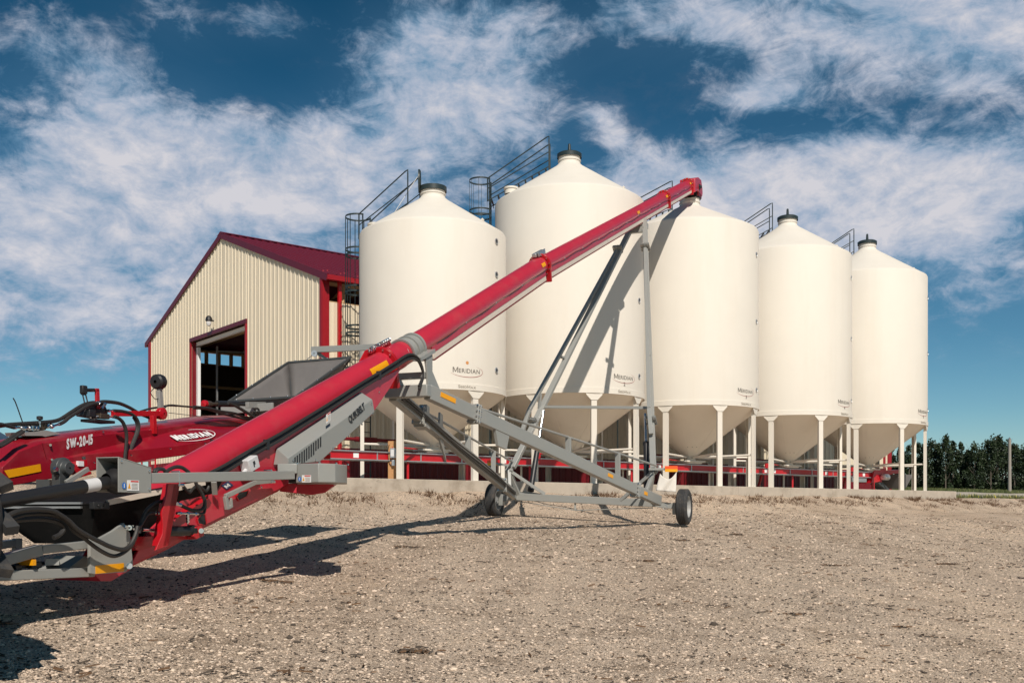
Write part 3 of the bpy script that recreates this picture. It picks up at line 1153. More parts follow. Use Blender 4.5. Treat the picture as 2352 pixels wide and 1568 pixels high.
    sv, sf = arc_pts(mer_w * .50, .05, mer_w * .60, .155, -165, 58, .001, .011)
    letters('logo_swoosh', sv, sf, wrap(mer_w / 2, hb, rt + .001), M['logored'], t)
    letters('lettering', seed_v, seed_f, wrap(seed_w / 2, skirt + .045, Rb + .022), M['faded'], t)
    if num:
        nv, nf = text_pts(num, .15, .004)
        letters('number', nv, nf, wrap(.04, hb - .19, rt), M['logogrey'], t)
    else:
        circ = [(.045 * math.cos(i * math.pi / 8), .045 * math.sin(i * math.pi / 8)) for i in range(16)]
        letters('logo_dot', circ, [tuple(range(16))], wrap(0, hb + .27, rt), M['logotan'], t)
    # caged ladder
    lr = Rb + .16
    a = R(lad_phi)
    out = Vector((math.sin(a), -math.cos(a), 0))
    tan = Vector((math.cos(a), math.sin(a), 0))
    lb = Vector((X, Y, 0)) + out * lr
    ztop = e + eave + .15
    def rails(mb):
        for s2 in (-1, 1):
            mb.tube([lb + tan * .2 * s2 + UP * (e + PADH + .02), lb + tan * .2 * s2 + UP * (ztop + .75)], .02, 8)
        z = e + PADH + .3
        while z < ztop:
            mb.tube([lb + tan * .2 + UP * z, lb - tan * .2 + UP * z], .012, 6)
            z += .3
    lad = part('ladder', rails, M['rail'], t)
    cc = lb + out * .30
    rc = .36
    zt = ztop + .75
    zs = [zt, zt - .95, zt - 1.12, zt - 2.05, zt - 2.2, zt - 3.2, zt - 3.4, zt - 4.4, zt - 4.6]
    zs = [z for z in zs if z > e + PADH + 2.0]
    for z in zs:
        def hoop(mb):
            n = 26
            ps = [cc + (out * math.cos(R(-150 + 300 * i / n)) + tan * math.sin(R(-150 + 300 * i / n))) * rc + UP * z for i in range(n + 1)]
            for i in range(n):
                mb.beam(ps[i], ps[i + 1], .008, .05)
        part('cage_hoop', hoop, M['rail'], lad)
    def bars(mb):
        for ang in (-130, -86, -43, 0, 43, 86, 130):
            p_ = cc + (out * math.cos(R(ang)) + tan * math.sin(R(ang))) * rc
            mb.beam(p_ + UP * zs[-1], p_ + UP * zt, .03, .008, up=out)
    part('cage_bar', bars, M['rail'], lad)
    # roof walkway: handrails, mid rails, stringer with treads
    in_ = -out
    r0 = Rb - .05
    r1 = .62
    hr0, hr1 = eave + .15, neck - .22
    P0 = lambda s2, dz: Vector((X, Y, 0)) + out * (Rb + .2) + tan * s2 * .34 + UP * (e + hr0 + dz)
    P1 = lambda s2, dz: Vector((X, Y, 0)) + out * r1 + tan * s2 * .34 + UP * (e + hr1 + dz)
    for s2 in (-1, 1):
        def hrail(mb):
            top1 = P1(s2, 1.05)
            bend = [P0(s2, .72), top1 - (top1 - P0(s2, .72)).normalized() * .10, top1 + Vector((0, 0, 0)) - UP * .02 + out * 0, top1 - UP * .12, P1(s2, 0)]
            mb.tube(bend, .019, 8)
            mb.tube([P0(s2, .40), P1(s2, .55)], .016, 8)
            mb.tube([P0(s2, 0), P0(s2, .74)], .019, 8)
        part('handrail', hrail, M['rail'], t)
    def stair(mb):
        for s2 in (-1, 1):
            mb.tube([P0(s2, .02), P1(s2, .10)], .016, 8)
        for k in range(9):
            u = (k + .5) / 9
            a_, b_ = P0(-1, .02).lerp(P1(-1, .10), u), P0(1, .02).lerp(P1(1, .10), u)
            mb.beam(a_, b_, .05, .02)
            mb.tube([a_, a_ - UP * .10], .012, 6)
            mb.tube([b_, b_ - UP * .10], .012, 6)
    part('roof_stair', stair, M['rail'], t)
    return t


BIN_C = [(-2.22, 28.4), (1.79, 31.5), (6.14, 34.9), (10.45, 38.3), (14.70, 41.8)]
grain_bin(BIN_C[0], 2.05, 3.15, 7.62, 8.72, 6, 38.5, '', 'shorter cream grain bin beside the barn with its black lid standing open', 30.5, -115, 'open')
grain_bin(BIN_C[1], 2.32, 3.38, 9.42, 10.72, 8, 15, '2', 'cream grain bin marked 2 with the closed lid, crossed by the red conveyor', 41, -95, 'closed', .0)
grain_bin(BIN_C[2], 2.32, 3.38, 9.42, 10.44, 8, 15, '3', 'cream grain bin marked 3 under the red conveyor spout', 42, -95, 'none', .0)
grain_bin(BIN_C[3], 2.32, 3.38, 9.42, 10.72, 8, 15, '4', 'cream grain bin marked 4, second from the treeline', 44, -95, 'closed', .0)
grain_bin(BIN_C[4], 2.32, 3.38, 9.42, 10.72, 8, 15, '5', 'cream grain bin marked 5 at the end nearest the trees', 46, -95, 'closed', .0)

# ------------------------------------------------------------------ unload conveyor under the bins
rowd = 28.4 * .7826 + 2.22 * .6227 + .02
UC = thing('unload_conveyor', 'long low red belt conveyor with silver edges running under the bins', 'conveyor', padpt(12.5, rowd, PADH))
uS, uE = 12.6, 37.6
npan = 18
du = (uE - uS) / npan
for k in range(npan):
    u0, u1 = uS + k * du + .012, uS + (k + 1) * du - .012
    part('side_panel', lambda mb: (mb.prism([padpt(u0, rowd - .25, 1.34), padpt(u1, rowd - .25, 1.34), padpt(u1, rowd - .25, 1.525), padpt(u0, rowd - .25, 1.525)], -NRM * .03),
                                   mb.prism([padpt(u0, rowd + .22, 1.34), padpt(u1, rowd + .22, 1.34), padpt(u1, rowd + .22, 1.525), padpt(u0, rowd + .22, 1.525)], -NRM * .03)), M['redb'], UC)
    part('bracket', lambda mb: mb.box(padpt(u1 + .012, rowd - .262, 1.43), .035, .02, .19, ROW, NRM), M['galv'], UC)
for h_ in (1.325, 1.545):
    part('edge_rail', lambda mb: (mb.beam(padpt(uS, rowd - .27, h_), padpt(uE, rowd - .27, h_), .07, .028), mb.beam(padpt(uS, rowd + .25, h_), padpt(uE, rowd + .25, h_), .07, .028)), M['galv'], UC)
part('belt', lambda mb: mb.beam(padpt(uS, rowd, 1.45), padpt(uE, rowd, 1.45), .44, .02), M['hose'], UC)
for u_ in (13.35, 18.3, 24.9, 30.6, 31.1, 34.4, 37.0):
    part('white_label', lambda mb: mb.box(padpt(u_, rowd - .253, 1.435), .16, .004, .13, ROW, NRM), M['white'], UC)
for (bx, by) in BIN_C:
    ub = bx * .7826 + by * .6227
    part('intake_pan', lambda mb: mb.prism([padpt(ub - .42, rowd - .24, 1.575), padpt(ub + .42, rowd - .24, 1.575), padpt(ub + .32, rowd - .24, 1.562), padpt(ub - .32, rowd - .24, 1.562)], -NRM * .45), M['redb'], UC)
    part('gate_lever', lambda mb: (mb.box(padpt(ub - 1.45, rowd - .3, 1.62), .16, .05, .17, ROW, NRM), mb.beam(padpt(ub - 1.45, rowd - .3, 1.7), padpt(ub - .7, rowd - .3, 1.66), .03, .03)), M['redb'], UC, bevel=.004)
for u_ in np.linspace(uS + 2.4, uE - 1, 6):
    for s2 in (-.2, .2):
        part('leg', lambda mb: (mb.beam(padpt(u_, rowd + s2, 1.34), padpt(u_, rowd + s2, PADH), .06, .06), mb.box(padpt(u_, rowd + s2, PADH + .01), .16, .16, .02, ROW, NRM)), M['bin' if s2 > 0 else 'redb'], UC)
# drive end at the right: gearbox, motor, grey hopper chute
part('drive_frame', lambda mb: (mb.prism([padpt(uE - .2, rowd - .35, 1.1), padpt(uE + .35, rowd - .35, 1.15), padpt(uE + .9, rowd - .35, 1.5), padpt(uE + .9, rowd - .35, 1.75), padpt(uE, rowd - .35, 1.62)], -NRM * .6), mb.beam(padpt(uE, rowd - .3, 1.2), padpt(uE, rowd - .3, PADH), .1, .1), mb.beam(padpt(uE + 1.9, rowd - .1, 1.62), padpt(uE + .2, rowd - .1, 1.5), .5, .16)), M['redb'], UC, bevel=.01)
part('motor', lambda mb: mb.rev(padpt(uE + .6, rowd - .5, 1.35), [(.02, -.2), (.12, -.19), (.13, .15), (.07, .2), (.01, .2)], 20, axis=ROW), M['galv'], UC)
part('drive_guard', lambda mb: (mb.box(padpt(uE - 1.1, rowd - .33, 1.2), 1.0, .1, .16, ROW, NRM),), M['galv'], UC, bevel=.01)
part('chute', lambda mb: mb.prism([padpt(uE + .3, rowd - .35, 1.1), padpt(uE + .6, rowd - .35, 1.15), padpt(uE + 1.3, rowd - .35, .78), padpt(uE + 1.0, rowd - .35, .78)], -NRM * .4), M['dgrey'], UC)
part('tail_hopper', lambda mb: mb.prism([padpt(uE + 1.7, rowd - .4, 1.5), padpt(uE + 2.9, rowd - .4, 1.5), padpt(uE + 2.3, rowd - .4, .9), padpt(uE + 1.9, rowd - .4, .9)], -NRM * .8), M['tarp'], UC)
for u_ in (27.0, 31.6, 37.2):
    part('stand', lambda mb: mb.beam(padpt(u_, rowd + .9, PADH), padpt(u_ + .25, rowd + .9, 1.35), .08, .08), M['redb'], UC)

# dark red cross shafts hanging on the back wall side of the first bins
part('cross_shaft', lambda mb: (mb.tube([padpt(13.6, rowd + 1.3, 1.98), padpt(15.9, rowd + 1.3, 1.98)], .05, 12), mb.tube([padpt(14.2, rowd + 1.3, 1.98), padpt(14.9, rowd + 1.3, 1.98)], .075, 12)), M['darkmaroon'], UC)
part('cross_shaft', lambda mb: (mb.tube([padpt(20.4, rowd + .9, 1.9), padpt(22.0, rowd + .9, 1.9)], .05, 12), mb.tube([padpt(25.4, rowd + .9, 1.9), padpt(27.0, rowd + .9, 1.9)], .05, 12), mb.tube([padpt(30.4, rowd + .9, 1.9), padpt(32.4, rowd + .9, 1.9)], .05, 12)), M['darkmaroon'], UC)

# electric post: plank, meter box and conduit strapped to the first bin's leg
ep = at((902, 1060), 27.25)
EP = thing('electric_post', 'raw wooden plank with grey switch box fixed beside a leg of the shortest bin', 'post', (ep.x, ep.y, EYE + PADH))
part('plank', lambda mb: mb.box((ep.x, ep.y, EYE + PADH + .55), .25, .05, 1.10, (1, 0, 0), (0, 1, 0)), M['wood'], EP, bevel=.004)
bx_ = part('switch_box', lambda mb: mb.box((ep.x + .02, ep.y - .08, EYE + 1.52), .155, .11, .26), M['galv'], EP, bevel=.008)
part('cover', lambda mb: mb.box((ep.x + .02, ep.y - .14, EYE + 1.52), .115, .012, .18), M['whitebox'], bx_, bevel=.003)
part('outlet', lambda mb: mb.box((ep.x + .03, ep.y - .075, EYE + 1.26), .09, .10, .16), M['galv'], EP, bevel=.008)
part('conduit', lambda mb: (mb.tube([(ep.x, ep.y - .06, EYE + 1.4), (ep.x, ep.y - .06, EYE + 1.30)], .015, 8), mb.hose([(ep.x - .09, ep.y - .04, EYE + 1.75), (ep.x - .12, ep.y - .05, EYE + 1.6), (ep.x - .10, ep.y - .05, EYE + 1.3), (ep.x - .03, ep.y - .06, EYE + 1.18)], .009, 6)), M['black'], EP)

# ================================================================== the red field conveyor
CV = thing('field_conveyor', 'huge red tube conveyor on a grey wheeled undercarriage reaching over the bins', 'conveyor', cw(14.5, 0, -.24))
CLX = [-.6, 1.41, 6.23, 11.63, 19.83, 26.6]
CLH = [-.33, .47, 2.42, 4.79, 8.13, 10.88]


def ch(a):
    return float(np.interp(a, CLX, CLH))


def axis_dir(a):
    h0, h1 = ch(a - .3), ch(a + .3)
    return Vector((E2.x * .6, E2.y * .6, h1 - h0)).normalized()


def tp(a, w, v):
    """a along, w right, v above the tube axis, square to it"""
    d = axis_dir(a)
    n = RV.cross(d).normalized()
    p = O2 + E2 * a
    return Vector((p.x, p.y, EYE + ch(a))) + RV * w + n * v


def tube_section(mb, a0, a1, r):
    n = max(2, int((a1 - a0) / .9))
    mb.tube([tp(a0 + (a1 - a0) * i / n, 0, 0) for i in range(n + 1)], r, 40)


part('main_tube', lambda mb: tube_section(mb, .2, 5.6, .185), M['red'], CV)
part('main_tube', lambda mb: tube_section(mb, 5.55, 11.6, .178), M['red'], CV)
part('main_tube', lambda mb: tube_section(mb, 11.6, 22.9, .162), M['red'], CV)
part('main_tube', lambda mb: tube_section(mb, 22.9, 26.7, .162), M['red'], CV)


# return pan under the upper tube: red shoulder strips and the pale pan
def trough(mb, a0, a1, half, top, bot, n=12):
    vs, fs = [], []
    for i in range(n + 1):
        a = a0 + (a1 - a0) * i / n
        vs += [tp(a, -half, top), tp(a, half, top), tp(a, half, bot), tp(a, -half, bot)]
    for i in range(n):
        for k in range(4):
            fs.append((i * 4 + k, i * 4 + (k + 1) % 4, i * 4 + 4 + (k + 1) % 4, i * 4 + 4 + k))
    fs.append((0, 1, 2, 3))
    fs.append((n * 4 + 3, n * 4 + 2, n * 4 + 1, n * 4))
    mb.add(vs, fs)


for a0, a1 in ((6.35, 11.5), (11.75, 22.8), (23.0, 26.5)):
    part('tube_skirt', lambda mb: trough(mb, a0, a1, .158, -.04, -.17), M['red'], CV)
    part('return_pan', lambda mb: trough(mb, a0, a1, .153, -.1705, -.272), M['pan'], CV, bevel=.01)
    part('pan_lip', lambda mb: trough(mb, a0, a1, .163, -.2725, -.285), M['darkmaroon'], CV)


def flange(a, r=.235, th=.05, low=-.33):
    d = axis_dir(a)
    def f(mb):
        for s2 in (-1, 1):
            c = tp(a, 0, 0) + d * s2 * th * .35
            mb.rev(c, [(.16, -th * .22), (r, -th * .22), (r, th * .22), (.16, th * .22)], 28, axis=d)
            mb.prism([tp(a, -.215, -.08) + d * s2 * th * .35, tp(a, .215, -.08) + d * s2 * th * .35, tp(a, .2, low) + d * s2 * th * .35, tp(a, -.2, low) + d * s2 * th * .35], d * th * .4)
    fl = part('flange', f, M['redb'], CV, bevel=.003)
    def b(mb):
        for k in range(12):
            t_ = R(k * 30 + 10)
            n = RV.cross(d).normalized()
            p = tp(a, 0, 0) + (RV * math.cos(t_) + n * math.sin(t_)) * (r - .022)
            mb.tube([p - d * .05, p + d * .05], .014, 6)
    part('bolt', b, M['chrome'], fl)
    return fl


flange(5.12, .25)
flange(11.65)
flange(22.9, .225)
flange(26.55, .225)
# spring tensioners on top of flanges
def spring(a0, a1, w, v, n, r):
    def f(mb):
        p0, p1 = tp(a0, w, v), tp(a1, w, v)
        pts = []
        d = (p1 - p0)
        L = d.length
        dd = d.normalized()
        x_ = dd.orthogonal().normalized()
        y_ = dd.cross(x_)
        for i in range(n * 8 + 1):
            t_ = 2 * math.pi * i / 8
            pts.append(p0 + d * i / (n * 8) + (x_ * math.cos(t_) + y_ * math.sin(t_)) * r)
        mb.tube(pts, .010, 6)
        mb.tube([p0 - dd * .03, p1 + dd * .03], .012, 8)
    return f


sp_ = part('spring_bracket', lambda mb: mb.prism([tp(4.75, -.12, .15), tp(4.95, -.12, .25), tp(5.6, -.12, .25), tp(5.65, -.12, .16)], RV * .02), M['redb'], CV)
part('spring', spring(4.98, 5.56, -.07, .235, 10, .034), M['chrome'], sp_)
part('top_clamp', lambda mb: (mb.beam(tp(11.45, -.02, .235), tp(11.95, -.02, .235), .09, .07), mb.beam(tp(11.5, .05, .24), tp(11.9, .05, .24), .02, .10)), M['galv'], CV, bevel=.02)


# reflectors on the tube
def tube_patch(name, a0, a1, t0, t1, r, m, parent=CV):
    def f(mb):
        n = 6
        vs, fs = [], []
        for i in range(2):
            a = a0 if i == 0 else a1
            d = axis_dir(a)
            nn = RV.cross(d).normalized()
            for k in range(n + 1):
                t_ = R(t0 + (t1 - t0) * k / n)
                for rr in (r, r + .004):
                    p = O2 + E2 * a
                    vs.append(tp(a, 0, 0) + (RV * math.cos(t_) + nn * math.sin(t_)) * rr)
        m_ = 2 * (n + 1)
        for k in range(n):
            fs.append((2 * k + 1, 2 * k + 3, m_ + 2 * k + 3, m_ + 2 * k + 1))
        mb.add(vs, fs)
    return part(name, f, m, parent)


tube_patch('reflector', 4.52, 4.98, 8, 32, .187, M['yellow'])
tube_patch('reflector', 11.30, 11.5, 6, 30, .181, M['yellow'])
tube_patch('reflector', 19.0, 19.25, 0, 26, .166, M['yellow'])
tube_patch('reflector', 22.55, 22.8, 5, 30, .167, M['yellow'])
tube_patch('reflector', 26.25, 26.45, 5, 30, .167, M['yellow'])
# lettering D-20-100 on the tube just below the saddle
dv_, df_ = text_pts('D-20-100', .15, .006, .7)
def tubetext(a, b):
    aa = 5.19 + a * .42 / max(a_ for a_, b_ in dv_) 
    t_ = R(14) + (b - .03) / .182
    d = axis_dir(aa)
    nn = RV.cross(d).normalized()
    return tp(aa, 0, 0) + (RV * math.cos(t_) + nn * math.sin(t_)) * .183
letters('lettering', dv_, df_, tubetext, M['white'], CV)

# grey saddle collar with ribs
def collar(mb):
    a0, a1 = 5.70, 6.08
    for (b0, b1, r) in ((a0, a1, .190), (a0, a0 + .045, .214), (a0 + .165, a0 + .20, .214), (a1 - .045, a1, .214)):
        n = 24
        vs, fs = [], []
        for a in (b0, b1):
            d = axis_dir(5.9)
            nn = RV.cross(d).normalized()
            for k in range(n + 1):
                t_ = R(-22 + 224 * k / n)
                for rr in (.17, r):
                    vs.append(tp(a, 0, 0) + (RV * math.cos(t_) + nn * math.sin(t_)) * rr)
        m_ = 2 * (n + 1)
        for k in range(n):
            fs += [(2 * k + 1, 2 * k + 3, m_ + 2 * k + 3, m_ + 2 * k + 1), (2 * k, 2 * k + 1, 2 * k + 3, 2 * k + 2), (m_ + 2 * k, m_ + 2 * k + 2, m_ + 2 * k + 3, m_ + 2 * k + 1)]
        mb.add(vs, fs)
    for s2 in (-1, 1):
        mb.beam(tp(a0 - .03, s2 * .245, -.085), tp(a1 + .06, s2 * .245, -.085), .13, .05, up=axis_dir(5.9).cross(RV))
part('saddle', collar, M['grey'], CV)


# links from the saddle down to the lower cross member
CMa, CMh = 5.89, 1.69
part('pivot_link', lambda mb: (mb.prism([tp(5.85, .26, -.10), tp(6.08, .26, -.10), cw(6.12, .26, 2.0), cw(6.45, .26, 1.70), cw(5.98, .26, 1.70), cw(5.95, .26, 1.95)], RV * .03),
                               mb.prism([tp(5.85, -.29, -.10), tp(6.08, -.29, -.10), cw(6.12, -.29, 2.0), cw(6.45, -.29, 1.70), cw(5.98, -.29, 1.70), cw(5.95, -.29, 1.95)], RV * .03),
                               mb.beam(cw(6.0, -.25, 1.93), cw(6.0, .25, 1.93), .10, .09)), M['grey'], CV, bevel=.004)
part('cross_member', lambda mb: mb.beam(cw(CMa, -.32, CMh), cw(CMa, .36, CMh), .2, .17), M['grey'], CV, bevel=.012)

# ---- lower arms, truss rods
AXA = 14.5
WR, WL = 2.29, -2.15
ARM_R0, ARM_R1 = cw(CMa + .05, .30, CMh - .01), at((1514, 1150), 21.55)
ARM_L0, ARM_L1 = cw(CMa + .05, -.26, CMh - .01), at((1181, 1136), 23.1)
REFL = []
for (p0, p1, sgn) in ((ARM_R0, ARM_R1, 1), (ARM_L0, ARM_L1, -1)):
    arm = part('lower_arm', lambda mb: mb.beam(p0, p1, .12, .215), M['grey'], CV, bevel=.012)
    d = (p1 - p0)
    L = d.length
    d.normalize()
    side = d.cross(UP).normalized()
    u = side.cross(d).normalized()
    for fr in (.145, .855):
        def fl(mb):
            c = p0 + d * L * fr
            mb.box(c - d * .03, .02, .19, .30, d, side, u)
            mb.box(c + d * .03, .02, .19, .30, d, side, u)
        f_ = part('arm_flange', fl, M['grey'], arm, bevel=.003)
        def bo(mb):
            c = p0 + d * L * fr
            for s2 in (-1, 1):
                for k in range(4):
                    q0 = c + side * s2 * .078 + u * (-.12 + .08 * k)
                    mb.tube([q0 - d * .065, q0 + d * .065], .014, 6)
        part('bolt', bo, M['chrome'], f_)
    # slack rod carried on short posts
    r0 = p0 + d * L * .16 + u * .12
    r1 = p1 + UP * .72 - d * .15
    def rod(mb):
        mid = r0.lerp(r1, .55)
        mb.tube([r0, r1], .022, 8)
    part('truss_rod', rod, M['grey'], CV)
    for fr in (.42, .72):
        c = r0.lerp(r1, fr)
        # drop to the arm
        tt = (c - p0).dot(EV) / (p1 - p0).dot(EV)
        b_ = p0 + (p1 - p0) * tt + u * .10
        part('truss_post', lambda mb: mb.beam(b_, Vector((b_.x, b_.y, c.z)) + UP * .0, .10, .05, up=d), M['grey'], CV, bevel=.004)
    for fr, ln in ((.50, .22), ) if sgn > 0 else ((.62, .22), (.36, .2)):
        c = p0 + d * L * fr
        REFL.append((c, side, u, d, arm))
    if sgn > 0:
        part('hanger_plate', lambda mb: mb.prism([p0 + d * L * .21 - u * .10 + side * 0, p0 + d * L * .26 - u * .10, p0 + d * L * .255 - u * .34, p0 + d * L * .225 - u * .34], side * .05), M['grey'], arm)
    else:
        part('hanger_plate', lambda mb: mb.prism([p0 + d * L * .27 + u * .32, p0 + d * L * .29 + u * .32, p0 + d * L * .30 - u * .10, p0 + d * L * .33 - u * .42, p0 + d * L * .27 - u * .10], side * .03), M['grey'], arm)
        def plate(mb):
            c = p0 + d * L * .18
            mb.box(c + u * .16, .16, .12, .14, d, side, u)
            mb.box(c - u * .14 - d * .1, .24, .2, .05, d, side, u)
        part('bolt_plate', plate, M['grey'], arm, bevel=.003)
        # hydraulic hoses running down the left arm, on the side that faces the yard
        sd_ = side if side.dot(RV) > 0 else -side
        for k, o_ in enumerate((-.03, .01, .05)):
            def hz_(mb):
                ps = [p0 + d * L * f + sd_ * .085 + u * (o_ - .02 + .02 * math.sin(f * 9 + k)) for f in np.linspace(.02, .97, 14)]
                mb.hose(ps, .014, 7, 3)
            part('hose', hz_, M['hose'], arm)


def face_patch(name, c, d, side, u, w_, h_, m, parent, half):
    sd2 = side if side.dot(RV) > 0 else -side
    return part(name, lambda mb: mb.box(c + sd2 * (half + .004), w_, .006, h_, d, sd2, u), m, parent)


arm_r = REFL[0][4]
p0, p1 = ARM_R0, ARM_R1
d = (p1 - p0).normalized()
L = (p1 - p0).length
side = d.cross(UP).normalized()
u = side.cross(d).normalized()
face_patch('reflector', p0 + d * .42 + u * .03, d, side, u, .38, .07, M['yellow'], arm_r, .06)
face_patch('reflector', p0 + d * L * .70 + u * .02, d, side, u, .22, .065, M['yellow'], arm_r, .06)
face_patch('reflector', p0 + d * L * .90, d, side, u, .16, .07, M['yellow'], arm_r, .06)

# ---- axle beam and wheels
WRp = at((1571, 1163.3), 21.7)
WLp = at((1136, 1147.5), 23.4)
ax_h = .02
AX0, AX1 = at((1183, 1140), 23.15), at((1500, 1155), 21.85)
axle = part('axle_beam', lambda mb: mb.beam(AX0, AX1, .12, .165), M['grey'], CV, bevel=.012)
part('axle_stub', lambda mb: (mb.beam(AX1 - (AX1 - AX0).normalized() * .2, WRp - RV * .12, .10, .12), mb.box(WRp - RV * .18 - UP * .04, .12, .14, .26, RV, EV)), M['grey'], CV, bevel=.008)
part('axle_stub', lambda mb: (mb.beam(AX0, WLp + RV * .12, .10, .12), mb.box(WLp + RV * .18, .12, .14, .26, RV, EV)), M['grey'], CV, bevel=.008)
part('truss_rod', lambda mb: (mb.tube([AX0 - UP * .09, AX0.lerp(AX1, .45) - UP * .24, AX1 - UP * .1], .010, 6), mb.beam(AX0.lerp(AX1, .45) - UP * .24, AX0.lerp(AX1, .45) - UP * .08, .04, .04)), M['grey'], CV)
part('tow_ring', lambda mb: mb.tube([WRp - RV * .40 - EV * .07 + (RV * math.cos(t_) + UP * math.sin(t_)) * .055 for t_ in np.linspace(0, 2 * math.pi, 17)], .012, 6), M['galv'], CV)


def wheel(c, parent, Rw=.385, wd=.235, axis=RV, lugs=False, rimm='rim', name='wheel'):
    hub = part(name, lambda mb: mb.rev(c, [(.01, -wd * .30), (.10, -wd * .32), (.13, -wd * .2), (Rw * .52, -wd * .05), (Rw * .56, wd * .34), (Rw * .58, wd * .44), (Rw * .60, wd * .44), (Rw * .60, -wd * .44), (Rw * .57, -wd * .44), (Rw * .54, -wd * .30), (.13, -wd * .12), (.10, wd * .15), (.01, wd * .15)], 40, axis=axis), M[rimm], parent)
    def tyre(mb):
        prof = [(Rw * .60, -wd * .42), (Rw * .72, -wd * .52), (Rw * .86, -wd * .52), (Rw * .96, -wd * .43), (Rw, -wd * .36)]
        # tread grooves
        xs = [-.36, -.25, -.235, -.21, -.195, -.07, -.055, -.03, -.015]
        zz = []
        for i, x_ in enumerate([-.23, -.21, -.17, -.15, -.03, -.01]):
            pass
        for g_ in (-.22, -.075, .075, .22):
            zz += [(Rw, wd * (g_ - .03)), (Rw - .012, wd * (g_ - .02)), (Rw - .012, wd * (g_ + .02)), (Rw, wd * (g_ + .03))]
        prof += zz + [(Rw, wd * .36), (Rw * .96, wd * .43), (Rw * .86, wd * .52), (Rw * .72, wd * .52), (Rw * .60, wd * .42)]
        mb.rev(c, prof, 56, axis=axis)
    part('tyre', tyre, M['rubber'], hub, angle=28)
    def nuts(mb):
        ax_ = Vector(axis).normalized()
        x_ = ax_.orthogonal().normalized()
        y_ = ax_.cross(x_)
        for k in range(8):
            p = c + (x_ * math.cos(k * math.pi / 4) + y_ * math.sin(k * math.pi / 4)) * .085
            mb.tube([p - ax_ * wd * .36, p + ax_ * wd * .20], .011, 6)
    part('wheel_nut', nuts, M['chrome'], hub)
    return hub


wheel(WRp, CV)
wheel(WLp, CV)

# ---- lift tower
FR, FL = cw(14.25, 1.67, .88), cw(14.25, -1.62, .95)
TR, TL = cw(19.75, .17, 7.84), cw(19.75, -.16, 7.84)
arms = {}
for nm, f0, t0 in (('R', FR, TR), ('L', FL, TL)):
    d = (t0 - f0)
    L = d.length
    d.normalize()
    n_ = RV.cross(d).normalized()          # square to the arm, towards up and back
    if n_.z < 0:
        n_ = -n_
    main = part('tower_arm', lambda mb: mb.beam(f0 + RV * (.0 if nm == 'R' else .05), t0 + RV * (.0 if nm == 'R' else .05), .13, .10, up=n_), M['grey'], CV, bevel=.008)
    # second tube, spread at the bottom and closing towards the top
    s0 = f0 + d * L * .07 + n_ * .12
    def second(mb):
        o_ = n_ * .0 if nm == 'R' else RV * -.05
        mb.beam(f0 + d * L * .10 + n_ * .13 + o_, f0 + d * L * .17 + n_ * .30 + o_, .09, .08, up=n_)
        mb.beam(f0 + d * L * .17 + n_ * .30 + o_, f0 + d * L * .86 + n_ * .04 + o_ * .3, .085, .08, up=n_)
    part('tower_arm', second, M['grey'], CV, bevel=.006)
    part('arm_brace', lambda mb: (mb.beam(f0 + d * L * .205 + n_ * .02, f0 + d * L * .235 + n_ * .26, .06, .05), mb.beam(f0 + d * L * .40, f0 + d * L * .385 + n_ * .17, .08, .05)), M['grey'], main)
    for fr in (.155, .86):
        def fl(mb):
            c = f0 + d * L * fr + n_ * .05
            mb.box(c - d * .02, .018, .24, .24, d, RV, n_)
            mb.box(c + d * .02, .018, .24, .24, d, RV, n_)
        f_ = part('arm_flange', fl, M['grey'], main, bevel=.003)
        def bo(mb):
            c = f0 + d * L * fr + n_ * .05
            for i_ in (-1, 0, 1):
                for s2 in (-1, 1):
                    p_ = c + RV * s2 * .098 + n_ * i_ * .09
                    mb.tube([p_ - d * .05, p_ + d * .05], .013, 6)
                    p_ = c + RV * i_ * .07 + n_ * s2 * .098
                    mb.tube([p_ - d * .05, p_ + d * .05], .013, 6)
        part('bolt', bo, M['chrome'], f_)
    # foot fork and bracing down to the axle
    wv = 1 if nm == 'R' else -1
    base = AX1 - (AX1 - AX0).normalized() * .1 if nm == 'R' else AX0 + (AX1 - AX0).normalized() * .1
    base = base + UP * .06
    def foot(mb):
        for s2 in (-1, 1):
            mb.beam(f0 + RV * s2 * .05 + d * .25, f0 + RV * s2 * .05 - d * .12, .02, .11, up=n_)
        mb.beam(f0 - d * .08, base, .07, .13, up=EV)
        mb.beam(f0 - d * .08, base - RV * wv * .62, .07, .07)
        mb.beam(f0 - d * .08, (f0 * .25 + base * .75) + EV * -.45 - UP * .05, .07, .07)
        mb.tube([f0 - RV * .09 - d * .08, f0 + RV * .09 - d * .08], .035, 12)
        mb.prism([base + UP * .05, base - RV * wv * .25 + UP * .05, base - RV * wv * .62 - UP * .0, base - UP * .0 + RV * wv * .12], EV * .03)
    part('tower_foot', foot, M['grey'], CV, bevel=.005)
    arms[nm] = (f0, d, L, n_)
part('cross_bar', lambda mb: mb.beam(FL + (TL - FL) * .215, FR + (TR - FR) * .205, .06, .065), M['grey'], CV, bevel=.004)
part('top_bracket', lambda mb: (mb.beam(FL + (TL - FL) * .955, FR + (TR - FR) * .955, .12, .16), mb.beam(TL - UP * .05, TR - UP * .05, .1, .1), mb.box(tp(19.9, 0, -.40), .3, .34, .14, EV, RV)), M['grey'], CV, bevel=.006)
